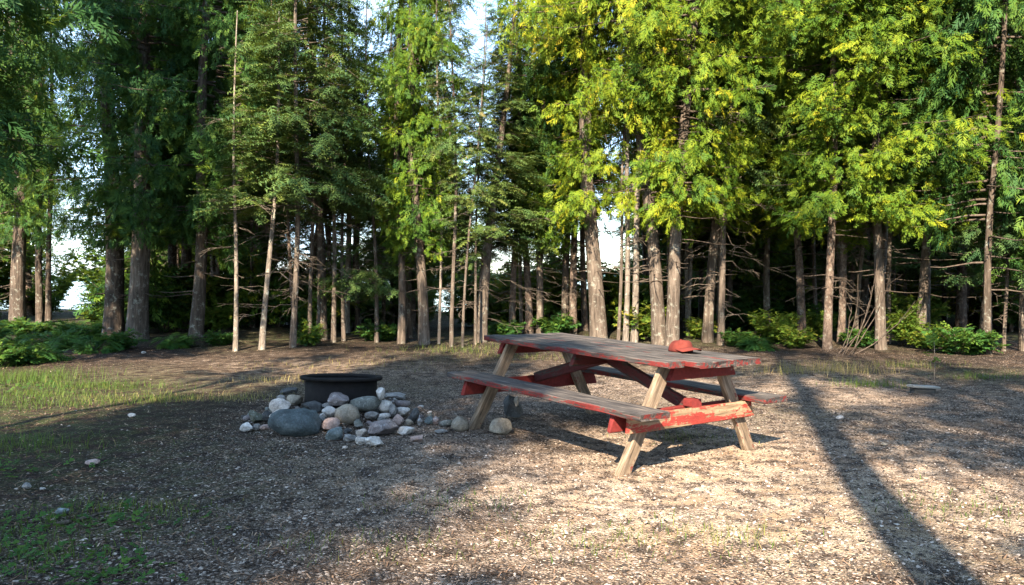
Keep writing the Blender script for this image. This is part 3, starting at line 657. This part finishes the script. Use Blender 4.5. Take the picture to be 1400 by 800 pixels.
# seat beams: outer at both ends, an inner one at the near end
board('seat_beam', tb, (FX + .047, -WO / 2 + .09, zb), (FX + .047, WO / 2 - .16, zb), (0, 0, 1), .04, .115, 'w_beam', 0, -.45, 81)
board('seat_beam', tb, (FX - .047, -WO / 2 + .03, zb), (FX - .047, WO / 2 - .05, zb), (0, 0, 1), .04, .115, 'w_red', .3, -.25, 82)
board('seat_beam', tb, (-FX - .047, -WO / 2 + .03, zb), (-FX - .047, WO / 2 - .05, zb), (0, 0, 1), .04, .115, 'w_red', .35, -.35, 83)
board('top_cleat', tb, (FX + .046, -.27, zc), (FX + .046, WT / 2 - .05, zc), (0, 0, 1), .04, .095, 'w_red', .55, -.4, 84)
board('top_cleat', tb, (-FX - .046, -WT / 2 + .04, zc), (-FX - .046, WT / 2 - .05, zc), (0, 0, 1), .04, .095, 'w_red', .5, -.5, 85)
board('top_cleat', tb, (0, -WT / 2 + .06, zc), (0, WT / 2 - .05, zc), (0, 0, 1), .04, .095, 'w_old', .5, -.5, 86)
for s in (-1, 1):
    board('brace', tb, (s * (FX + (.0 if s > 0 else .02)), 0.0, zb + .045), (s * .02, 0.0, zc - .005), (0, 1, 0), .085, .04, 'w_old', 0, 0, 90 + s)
board('brace_block', tb, (FX - .03, -.005, zb + .085), (FX + .045, -.005, zb + .085), (0, 0, 1), .10, .055, 'w_red', .2, -.2, 95, seg=4)

# ------------------------------------------------------------------ cap on the table
def cap():
    m, nt, N, L, out = newmat('rust_red_cloth'); n = tex(nt, 'Noise', 220, coords(nt), Detail=3); n2 = tex(nt, 'Noise', 14, coords(nt), Detail=3)
    p = principled(nt, ramp(nt, n2.outputs['Fac'], [(.3, (.075, .015, .012)), (.7, (.14, .03, .023))]), .9, .15, n.outputs['Fac'], .4, .002); L.new(p.outputs[0], out.inputs[0])
    # local frame: brim towards +X; seat height 0 = tabletop
    lp = Vector((.60, .17, HT + .003)); p = TM @ lp
    root = empty('baseball_cap', p, (0, 0, math.radians(-62))); tag(root, 'rust red cloth baseball cap lying on the tabletop', 'cap')
    nu, nv = 32, 10; v = []; f = []
    for j in range(nv + 1):
        a = j / nv * PI / 2
        for i in range(nu):
            t = i / nu * 2 * PI; rx, ry = .098, .082
            r = math.cos(a) ** .62; x = rx * r * math.cos(t); y = ry * r * math.sin(t); z = .092 * math.sin(a) ** .95
            z *= 1 + .10 * math.cos(t) * math.cos(a) - .12 * max(0, -math.cos(t)) ; dent = math.exp(-((x - .01) / .03) ** 2 - ((y - .01) / .05) ** 2) * .02 + .012 * math.sin(3 * t + 1) * math.cos(a) * math.sin(a)
            v.append((x - .02, y, max(.001, z - dent)))
    for j in range(nv):
        for i in range(nu): f.append((j * nu + i, j * nu + (i + 1) % nu, (j + 1) * nu + (i + 1) % nu, (j + 1) * nu + i))
    o = obj('crown', np_mesh('crown', np.array(v), np.array(f), m, smooth=True), root); sm = o.modifiers.new('s', 'SOLIDIFY'); sm.thickness = .002; sm.offset = -1
    v = []; f = []; na, nr = 16, 6
    for j in range(nr + 1):
        for i in range(na + 1):
            t = (-1 + 2 * i / na) * 1.25; k = j / nr
            x0, y0 = .096 * math.cos(t) - .02, .081 * math.sin(t); x1, y1 = .06 + .105 * math.cos(t * .98) , .088 * math.sin(t)
            x = x0 + (x1 - x0) * k; y = y0 + (y1 - y0) * k; z = .030 - .10 * (abs(y) / .088) ** 2 * .22 - .008 * k + .006
            v.append((x, y, max(.003, z)))
    for j in range(nr):
        for i in range(na): f.append((j * (na + 1) + i, j * (na + 1) + i + 1, (j + 1) * (na + 1) + i + 1, (j + 1) * (na + 1) + i))
    o = obj('brim', np_mesh('brim', np.array(v), np.array(f), m, smooth=True), root); sm = o.modifiers.new('s', 'SOLIDIFY'); sm.thickness = .004; sm.offset = 0
    T = Tubes(); T.add([(-.02, 0, .078), (-.02, 0, .086), (-.02, 0, .0885), (-.02, 0, .089)], [.007, .007, .005, .0005], 10); obj('button', T.mesh('button', m), root)
cap()

# ------------------------------------------------------------------ fire ring
def fire_ring():
    m, nt, N, L, out = newmat('sooty_steel'); n = tex(nt, 'Noise', 9, coords(nt), Detail=6, Roughness=.7); n2 = tex(nt, 'Noise', 70, coords(nt), Detail=3)
    col = ramp(nt, n.outputs['Fac'], [(.3, (.006, .006, .007)), (.6, (.013, .012, .012)), (.8, (.035, .026, .022))])
    p = principled(nt, col, .8, .12, n2.outputs['Fac'], .25, .003, 0); L.new(p.outputs[0], out.inputs[0])
    z0 = tz(*RING); root = empty('fire_ring', (RING[0], RING[1], z0), (math.radians(-3.0), math.radians(1.2), 0)); tag(root, 'round black steel fire ring half buried in a pile of stones', 'fire ring')
    H = .372 - z0
    def lathe(name, prof):
        n_ = 64; v = [(r * math.cos(2 * PI * i / n_), r * math.sin(2 * PI * i / n_), z) for r, z in prof for i in range(n_)]; k = len(prof)
        f = [(j * n_ + i, j * n_ + (i + 1) % n_, ((j + 1) % k) * n_ + (i + 1) % n_, ((j + 1) % k) * n_ + i) for j in range(k) for i in range(n_)]
        return obj(name, np_mesh(name, np.array(v), np.array(f), m, smooth=False), root)
    lathe('wall', [(.318, -.10), (.318, H - .03), (.310, H - .03), (.310, -.10)])
    lathe('rim', [(.310, H - .032), (.352, H - .034), (.364, H - .026), (.366, H - .012), (.36, H - .002), (.345, H), (.312, H - .006), (.306, H - .02)])
    n_ = 40; v = [(0, 0, .02)] + [(.306 * math.cos(2 * PI * i / n_), .306 * math.sin(2 * PI * i / n_), .0 + .01 * math.sin(i * 3)) for i in range(n_)]
    m2, nt, N, L, out = newmat('ash'); nn = tex(nt, 'Noise', 30, coords(nt), Detail=5)
    p = principled(nt, ramp(nt, nn.outputs['Fac'], [(.35, (.03, .03, .03)), (.65, (.25, .24, .23))]), .95, .1, nn.outputs['Fac'], .8, .02); L.new(p.outputs[0], out.inputs[0])
    obj('ash_bed', np_mesh('ash_bed', np.array(v), np.array([(0, i + 1, (i + 1) % n_ + 1) for i in range(n_)]), m2), root)
fire_ring()

R = np.random.default_rng(27)
# ------------------------------------------------------------------ stones
def stone_mat(name, c, speck=.3):
    m, nt, N, L, out = newmat(name); off = N.new('ShaderNodeVectorMath'); off.operation = 'ADD'; L.new(coords(nt), off.inputs[0])
    cmb = N.new('ShaderNodeCombineXYZ'); L.new(mth(nt, 'MULTIPLY', objrand(nt), 23), cmb.inputs[1]); L.new(cmb.outputs[0], off.inputs[1]); v = off.outputs[0]
    n = tex(nt, 'Noise', 9, v, Detail=6, Roughness=.65); n2 = tex(nt, 'Noise', 60, v, Detail=4, Roughness=.8); n3 = tex(nt, 'Noise', 20, v, Detail=5, Roughness=.7, Distortion=1)
    d = tuple(x * .5 for x in c); b = tuple(min(.75, x * 1.5 + .02) for x in c)
    col = ramp(nt, n.outputs['Fac'], [(.28, d), (.5, c), (.72, b)])
    col = mix(nt, ramp(nt, n3.outputs['Fac'], [(.54, (0, 0, 0)), (.66, (speck,) * 3)]), col, tuple(min(.7, x * .5 + .32) for x in c))
    col = mix(nt, .5, col, ramp(nt, n2.outputs['Fac'], [(.35, (.3, .3, .3)), (.65, (1.5, 1.5, 1.5))]), 'MULTIPLY')
    p = principled(nt, col, .8, .3, mth(nt, 'ADD', n2.outputs['Fac'], n3.outputs['Fac']), .45, .006); L.new(p.outputs[0], out.inputs[0]); return m
SC = dict(blue=(.048, .064, .07), cream=(.4, .35, .31), tan=(.2, .175, .14), grey=(.15, .145, .14), dark=(.04, .042, .043), moss=(.07, .075, .055), white=(.36, .34, .32), pink=(.25, .185, .165), purple=(.14, .12, .12), green=(.1, .107, .097), teal=(.1, .125, .13))
for k_, c_ in SC.items(): M['st_' + k_] = stone_mat(k_ + '_stone', c_, .15 if k_ in ('blue', 'dark', 'tan') else .45)
def rock_mesh(sx, sy, sz, ang, seed, mat, sub=3):
    bm = bmesh.new(); bmesh.ops.create_icosphere(bm, subdivisions=sub, radius=1); rs = random.Random(seed)
    pl = []
    for _ in range(int(3 + 12 * ang)):
        n = Vector((rs.gauss(0, 1), rs.gauss(0, 1), rs.gauss(0, 1))).normalized(); pl.append(((n, rs.uniform(.5, .86))))
    o = Vector((seed * 1.7, seed * .9, 0))
    for v in bm.verts:
        p = v.co.normalized(); p *= 1 + .16 * mnoise.noise(p * 1.3 + o) + .09 * mnoise.noise(p * 3.1 + o)
        for n, d in pl:
            e = p.dot(n) - d
            if e > 0: p -= n * e * min(1, ang * 1.35)
        v.co = Vector((p.x * sx, p.y * sy, p.z * sz)) + Vector((1, 1, 1)) * .05 * sx * mnoise.noise(p * 4.5 + o)
    me = bpy.data.meshes.new('stone'); bm.to_mesh(me); bm.free(); me.materials.append(M['st_' + mat])
    for p in me.polygons: p.use_smooth = ang < .45
    return me
sid = [100]
def stone(cx, cy, w, h, col, label, ang=.5, group=None, flat=None, rot=0, name='stone', depth=.8):
    """centre and size in photograph pixels; stands on the ground where its bottom edge meets it"""
    sid[0] += 1
    b = at(cx, cy + h * .42); d = b.y
    if d > 6.82 and 408 < cx < 523 and cy > 525: d = 6.80; q = atd(cx, cy + h * .42, d); b = q      # leans on the ring
    sx = w / 2 / F * d; sz = h / 2 / F * d * 1.05
    o = obj(name, rock_mesh(sx, max(sx * depth, sz), sz, ang, sid[0], col)); c = atd(cx, cy, d + sx * .35 * depth)
    zmin = tz(c.x, c.y)
    o.location = (c.x, c.y, c.z); o.rotation_euler = (0, math.radians(rot), R.uniform(-.3, .3)); tag(o, label, 'stone', group); return o
def cs(x, y): return 330 + x / 4.828, 500 + y / 4.828
ST = [
 (355, 375, 330, 185, 'blue', 'big smooth blue grey boulder at the front of the fire pit', .15, 4),
 (250, 270, 155, 95, 'cream', 'cream rounded stone behind the big blue boulder', .5, -8), (350, 222, 120, 85, 'tan', 'tan stone leaning on the ring behind the cream stone', .5, 5),
 (262, 215, 62, 42, 'grey', 'small grey stone left of the tan leaning one', .4, 0), (240, 325, 120, 70, 'cream', 'pale slanted stone pressed behind the big blue boulder', .5, -25),
 (92, 340, 112, 92, 'moss', 'mossy dark stone at the left end of the pile', .7, 10), (168, 330, 82, 80, 'dark', 'dark squarish stone left of the big blue boulder', .8, 0),
 (35, 408, 92, 62, 'white', 'whitish angular stone at the left tip of the pile', .7, 5), (100, 406, 52, 46, 'grey', 'small round grey stone beside the whitish left tip stone', .3, 0),
 (152, 404, 72, 40, 'pink', 'small pinkish stone touching the big blue boulder', .5, 0), (462, 268, 150, 78, 'dark', 'dark flat slab between ring and big blue boulder', .9, 6),
 (565, 262, 72, 44, 'grey', 'small grey stone beside the dark flat slab', .7, 0), (645, 222, 165, 98, 'purple', 'angular speckled stone perched against the ring wall', .9, 8),
 (815, 250, 195, 100, 'green', 'smooth oblong grey green stone against the ring', .15, -4), (580, 306, 92, 68, 'white', 'white speckled stone under the perched angular one', .6, 0),
 (700, 325, 157, 126, 'tan', 'round tan boulder in the middle of the pile', .15, 0), (870, 325, 102, 58, 'grey', 'rough grey stone below the oblong grey green one', .7, 0),
 (945, 270, 92, 96, 'white', 'round white stone at the right side of the ring', .3, 0), (1055, 252, 112, 52, 'purple', 'dark purplish stone above a white block', .4, 4),
 (1062, 304, 110, 72, 'white', 'white block below the dark purplish stone', .7, 6), (1136, 336, 76, 112, 'dark', 'upright dark stone at the right end of the pile', .8, 15),
 (1000, 300, 52, 84, 'grey', 'narrow grey stone beside the round white one', .6, 0), (945, 336, 78, 44, 'white', 'small white stone under the round white one', .5, 0),
 (1040, 356, 84, 72, 'pink', 'pinkish stone below the white block', .5, 20), (930, 412, 212, 108, 'purple', 'large purplish brown faceted stone at the front right', .85, -8),
 (590, 392, 122, 92, 'pink', 'pink speckled stone in front of the round tan boulder', .5, -15), (622, 452, 136, 80, 'teal', 'smooth slanted blue grey stone at the pile front', .4, -25),
 (790, 442, 72, 60, 'cream', 'small pale stone standing at the pile front', .7, 0), (795, 492, 84, 64, 'white', 'small white stone lowest at the pile front', .8, 0),
 (882, 502, 142, 78, 'white', 'pale grey flat faceted stone at the pile front', .9, 5), (1086, 426, 122, 64, 'white', 'white mottled stone right of the purplish brown one', .6, 5),
 (1160, 481, 112, 48, 'pink', 'flat salmon pink stone lying apart in front', .8, 3), (712, 474, 96, 48, 'grey', 'dusty grey stone sunk in ash at the front', .6, 0),
 (1236, 362, 62, 58, 'teal', 'bluish stone at the right tail of the pile', .7, -10), (1282, 362, 42, 52, 'pink', 'little pink stone at the right tail of the pile', .5, 0),
 (1182, 374, 52, 64, 'grey', 'narrow grey shard at the right tail of the pile', .9, 15), (1108, 376, 62, 44, 'tan', 'small tan stone near the upright dark stone', .4, 0),
 (915, 178, 74, 84, 'white', 'white pointed stone behind the ring on its right', .9, 0), (1020, 204, 165, 52, 'grey', 'long flat grey stone behind the pile', .8, 4),
 (322, 168, 150, 48, 'dark', 'flat dark stone behind the ring on its left', .8, -4), (1355, 380, 102, 42, 'green', 'flat grey green stone left of a rounded one by the table leg', .4, -4),
 (1440, 388, 118, 98, 'tan', 'rounded tan grey stone leaning at the foot of a table leg', .35, 0), (1320, 432, 92, 34, 'grey', 'thin flat grey stone in the gravel before the table leg', .8, 0),
 (520, 350, 70, 40, 'grey', 'grey flat stone wedged behind the pink speckled one', .8, 0), (700, 430, 60, 40, 'dark', 'small dark stone below the round tan boulder', .7, 0), (770, 385, 70, 60, 'green', 'small grey green stone right of the round tan boulder', .6, 0),
]
for s_ in ST:
    x_, y_ = cs(s_[0], s_[1]); stone(x_, y_, s_[2] / 4.828 * 1.08, s_[3] / 4.828 * 1.04, s_[4], s_[5], s_[6], rot=s_[7])
for i in range(80):                          # small filler stones through the heap
    a = R.uniform(0, 2 * PI); r = R.uniform(.40, .80); x = RING[0] + r * math.cos(a) * 1.12; y = RING[1] + r * math.sin(a) * .9; s = R.uniform(.018, .045); sid[0] += 1
    if (x - RING[0]) ** 2 + (y - RING[1]) ** 2 < .36 ** 2: continue
    o = obj('stone', rock_mesh(s, s * R.uniform(.7, 1), s * R.uniform(.5, .8), R.uniform(.3, .9), sid[0], str(R.choice(['grey', 'white', 'dark', 'grey', 'green', 'purple'])), 2))
    o.location = (x, y, tz(x, y) + s * .25); o.rotation_euler = (R.uniform(-.3, .3), R.uniform(-.3, .3), R.uniform(0, 6)); tag(o, 'fist sized stone packed loosely among the larger stones around the ring', 'stone', 'small stones around the fire ring')
stone(686, 583, 37, 23, 'tan', 'lumpy tan stone beside the leaning table leg', .6)
o = stone(700, 558, 31, 35, 'dark', 'dark upright stone with a tan split face under the bench', .9, rot=-14)
# its tan split face
me = rock_mesh(.035, .05, .085, .9, 977, 'tan', 2); q = obj('split_face', me, o); q.location = (.035, -.02, .03); q.rotation_euler = (0, .5, 0)
for px, py, w, c_, lb in [(85, 699, 18, 'teal', 'pale blue grey stone alone on the dark soil'), (126, 632, 20, 'pink', 'orange pink stone fragment alone on the dark soil'), (36, 664, 16, 'grey', 'small grey stone at the edge of the weedy soil'), (58, 668, 9, 'white', 'little white stone at the edge of the weedy soil'),
                          (472, 612, 10, 'cream', 'small cream pebble in the ash before the pile'), (180, 568, 12, 'cream', 'small pale stone in the grass left of the fire pit'), (1208, 607, 10, 'tan', 'small tan stone on the shaded gravel right of the table'),
                          (196, 482, 7, 'white', 'tiny white stone below the thick cedars'), (1148, 571, 12, 'cream', 'pale pebble in the trunk shadow beside the table')]:
    stone(px, py, w, w * .55, c_, lb, .6)

# board lying on a block near the right wood edge
p = at(1262, 538); rt = empty('board_on_block', (p.x, p.y, p.z), (0, math.radians(4), .12)); tag(rt, 'short weathered grey board set on a low dark block near the saplings', 'board')
M['w_grey'] = wood_mat('grey_board_wood', 0, True, ((.12, .12, .115), (.24, .24, .23), (.36, .36, .34)))
M['w_dark'] = wood_mat('dark_block_wood', 0, True, ((.03, .03, .03), (.06, .06, .058), (.11, .1, .1)))
board('board', rt, (-.16, 0, .075), (.16, 0, .075), (0, 0, 1), .13, .024, 'w_grey', 0, 0, 301)
board('block', rt, (-.12, .01, .028), (.12, .01, .028), (0, 0, 1), .09, .07, 'w_dark', 0, 0, 302, seg=4)

# ------------------------------------------------------------------ sticks on the ground
def stick(pts_px, r, mat, label):
    P = [at(*q) for q in pts_px]; T = Tubes(); base = P[0]; pts = []
    for a, b in zip(P[:-1], P[1:]):
        for k in range(4):
            q = a.lerp(b, k / 4); pts.append((q.x + R.normal(0, .008), q.y + R.normal(0, .008), tz(q.x, q.y) + r * .7))
    q = P[-1]; pts.append((q.x, q.y, tz(q.x, q.y) + r * .7)); pts = np.array(pts) - np.array(base)
    T.add(pts, np.linspace(r, r * .45, len(pts)), 6, .1); o = obj('stick', T.mesh('stick', M[mat])); o.location = base; tag(o, label, 'stick')
stick([(75, 720), (112, 712), (156, 700)], .012, 'twig', 'pale bare stick lying in the weeds on dark soil')
stick([(218, 689), (238, 682), (268, 674)], .008, 'twig', 'thin pale stick beyond the weedy stick')
stick([(576, 688), (592, 692), (612, 693)], .011, 'limb', 'short brown stick lying on the open gravel')
stick([(535, 772), (580, 770), (628, 769)], .006, 'limb', 'long thin dark twig on the gravel foreground')
stick([(103, 731), (120, 727), (140, 722)], .006, 'twig', 'thin whitish twig parallel to the pale weedy stick')
stick([(382, 600), (420, 590), (455, 596)], .006, 'twig', 'thin twig lying against the big blue boulder')
stick([(1212, 516), (1228, 512), (1246, 507)], .01, 'twig', 'pale stick near the board by the right wood edge')

R = np.random.default_rng(28)
# ------------------------------------------------------------------ loose gravel, needles and grass (nobody could count these)
def scatter(n, ymin, ymax, dens):
    y = ymin + (ymax - ymin) * R.uniform(0, 1, n * 3) ** 1.5; x = (R.uniform(-1, 1, n * 3)) * (.78 * y + .8)
    k = R.uniform(0, 1, n * 3) < dens(x, y); return x[k][:n], y[k][:n]
def chips():
    x, y = scatter(66000, 2.4, 13, lambda a, b: .12 + .88 * gravel_f(a, b)); n = len(x)
    m, nt, N, L, out = newmat('gravel_chips'); col = ramp(nt, attr(nt, 'tone'), [(0, (.014, .012, .011)), (.35, (.06, .05, .044)), (.65, (.2, .165, .14)), (.9, (.42, .36, .31)), (.99, (.56, .5, .45)), (1, (.36, .2, .15))])
    p = principled(nt, col, .85, .2); L.new(p.outputs[0], out.inputs[0])
    s = (.0026 + .0105 * R.uniform(0, 1, n) ** 2.8) * (1 + .012 * y); th = R.uniform(0, 2 * PI, n)
    ang = th[:, None] + np.array([0, 1.7, 3.1, 4.6])[None] + R.uniform(-.5, .5, (n, 4)); rr = s[:, None] * R.uniform(.6, 1.4, (n, 4))
    z0 = terrain(x, y); zb = z0[:, None] + R.uniform(-.002, .006, (n, 4))
    base = np.stack([x[:, None] + rr * np.cos(ang), y[:, None] + rr * np.sin(ang), zb], -1); top = np.stack([x + R.normal(0, .3, n) * s, y + R.normal(0, .3, n) * s, z0 + s * R.uniform(.4, 1.0, n)], -1)[:, None]
    v = np.concatenate([base, top], 1); i = np.arange(n)[:, None] * 5
    f = np.concatenate([np.concatenate([i + a, i + (a + 1) % 4, i + 4], 1)[:, None] for a in range(4)], 1).reshape(-1, 3)
    tone = np.repeat(np.clip(R.beta(.9, 1.7, n) * (1 - .3 * sstep(5, 9, y)) + .16 * sun_patch_f(x, y), 0, .93), 4)  # chips paler inside the painted sun patch
    tag(obj('gravel', np_mesh('gravel', v.reshape(-1, 3), f, m, tone)), 'loose grey gravel chips strewn over the clearing', 'gravel', kind='stuff')
chips()
def needles():
    x, y = scatter(52000, 2.4, 15, lambda a, b: .85 - .7 * np.clip(sun_patch_f(a, b), 0, 1)); n = len(x)  # needles thinned to keep the painted sun patch bright
    m, nt, N, L, out = newmat('needle_litter'); col = ramp(nt, attr(nt, 'tone'), [(0, (.014, .01, .008)), (.5, (.08, .05, .034)), (.85, (.25, .165, .11)), (1, (.5, .4, .3))])
    p = principled(nt, col, .9, .15); L.new(p.outputs[0], out.inputs[0])
    l = R.uniform(.012, .05, n) * (1 + .02 * y); w = R.uniform(.0012, .0035, n); th = R.uniform(0, 2 * PI, n); c, s = np.cos(th), np.sin(th); z = terrain(x, y); h = R.uniform(.002, .014, n)
    a = np.stack([x - c * l / 2, y - s * l / 2, z + .002], -1); b = np.stack([x + c * l / 2, y + s * l / 2, z + h], -1)
    o = np.stack([-s * w, c * w, 0 * w], -1); v = np.stack([a - o, a + o, b + o, b - o], 1)
    tag(obj('needle_litter', np_mesh('needle_litter', v.reshape(-1, 3), np.arange(4 * n).reshape(-1, 4), m, R.beta(1.8, 2.2, n))), 'brown needles and twig litter strewn over the soil', 'litter', kind='stuff')
needles()
def grass():
    V = []; T_ = []
    PAT = [(125, 530, .9, .3, 420, .08, .35), (40, 540, .7, .3, 260, .08, .35), (60, 552, .8, .35, 280, .07, .3), (200, 548, .7, .35, 320, .07, .55), (30, 520, .8, .6, 600, .14, .3), (330, 545, .6, .3, 150, .06, .9), (390, 520, .7, .4, 160, .06, .9), (20, 610, .6, .35, 200, .08, .3), (60, 760, .5, .35, 130, .05, .3), (20, 720, .4, .3, 90, .05, .3),
           (180, 700, .45, .2, 120, .06, .45), (1190, 528, .5, .2, 150, .1, .4), (1340, 518, .5, .18, 110, .09, .3), (1130, 508, .9, .35, 260, .16, .95), (1240, 502, .7, .3, 110, .1, .6), (650, 480, 1.5, .7, 300, .1, .5), (830, 740, .5, .3, 120, .04, .5), (1010, 740, .3, .25, 70, .05, .55), (640, 690, .5, .3, 90, .035, .35), (480, 750, .5, .2, 80, .04, .4), (470, 500, 2.0, 1.0, 200, .05, .8), (730, 490, 2.0, .6, 200, .08, .6), (1330, 700, .6, .4, 110, .04, .35), (940, 600, .5, .3, 100, .04, .6)]
    for px, py, rx, ry, n, h, tone in PAT:
        c = at(px, py); n = int(n * 2.0)
        x = c.x + R.normal(0, rx * .5, n); y = c.y + R.normal(0, ry * .5, n); z = terrain(x, y)
        hh = h * R.uniform(.4, 1.3, n); w = R.uniform(.001, .0028, n); th = R.uniform(0, 2 * PI, n); ln = R.uniform(.2, 1.3, n) * hh; c_, s_ = np.cos(th), np.sin(th)
        b0 = np.stack([x - s_ * w, y + c_ * w, z - .004], -1); b1 = np.stack([x + s_ * w, y - c_ * w, z - .004], -1)
        m1 = np.stack([x + c_ * ln * .35 + s_ * w * .7, y + s_ * ln * .35 - c_ * w * .7, z + hh * .6], -1); m0 = np.stack([x + c_ * ln * .35 - s_ * w * .7, y + s_ * ln * .35 + c_ * w * .7, z + hh * .6], -1)
        t0 = np.stack([x + c_ * ln, y + s_ * ln, z + hh * .95], -1); t1 = t0 + np.stack([s_ * .0006, -c_ * .0006, 0 * hh], -1)
        V.append(np.stack([b0, b1, m1, m0], 1)); V.append(np.stack([m0, m1, t1, t0], 1)); q = np.clip(R.normal(tone, .16, n), 0, 1); T_ += [q, q]
    V = np.concatenate(V); tag(obj('grass', np_mesh('grass', V.reshape(-1, 3), np.arange(V.shape[0] * 4).reshape(-1, 4), M['grass'], np.concatenate(T_))), 'short grass and dry stalks in patches on the clearing', 'grass', kind='stuff')
grass()
# low weeds on the dark soil at the left
n = 420; cx = []
for px, py, rx, ry, k in [(60, 765, .4, .3, 70), (20, 720, .4, .25, 55), (175, 712, .35, .2, 40), (30, 640, .4, .3, 40), (130, 790, .3, .15, 50), (20, 530, 1.0, .5, 90)]:
    c = at(px, py)
    for _ in range(k): x = c.x + R.normal(0, rx * .6); y = c.y + R.normal(0, ry * .6); cx.append((x, y, tz(x, y) + .006))
n = len(cx); th = R.uniform(0, 6.3, n)
tag(obj('weeds', leaf_mesh('weeds', np.array(cx), np.stack([np.cos(th), np.sin(th), R.uniform(.1, .7, n)], 1), np.tile([0, 0, 1.], (n, 1)) + R.normal(0, .2, (n, 3)), R.uniform(.03, .09, n), TPL['broad'], R.uniform(.2, .8, n), M['fern'])), 'low green weeds creeping over the dark soil', 'weeds', kind='stuff')
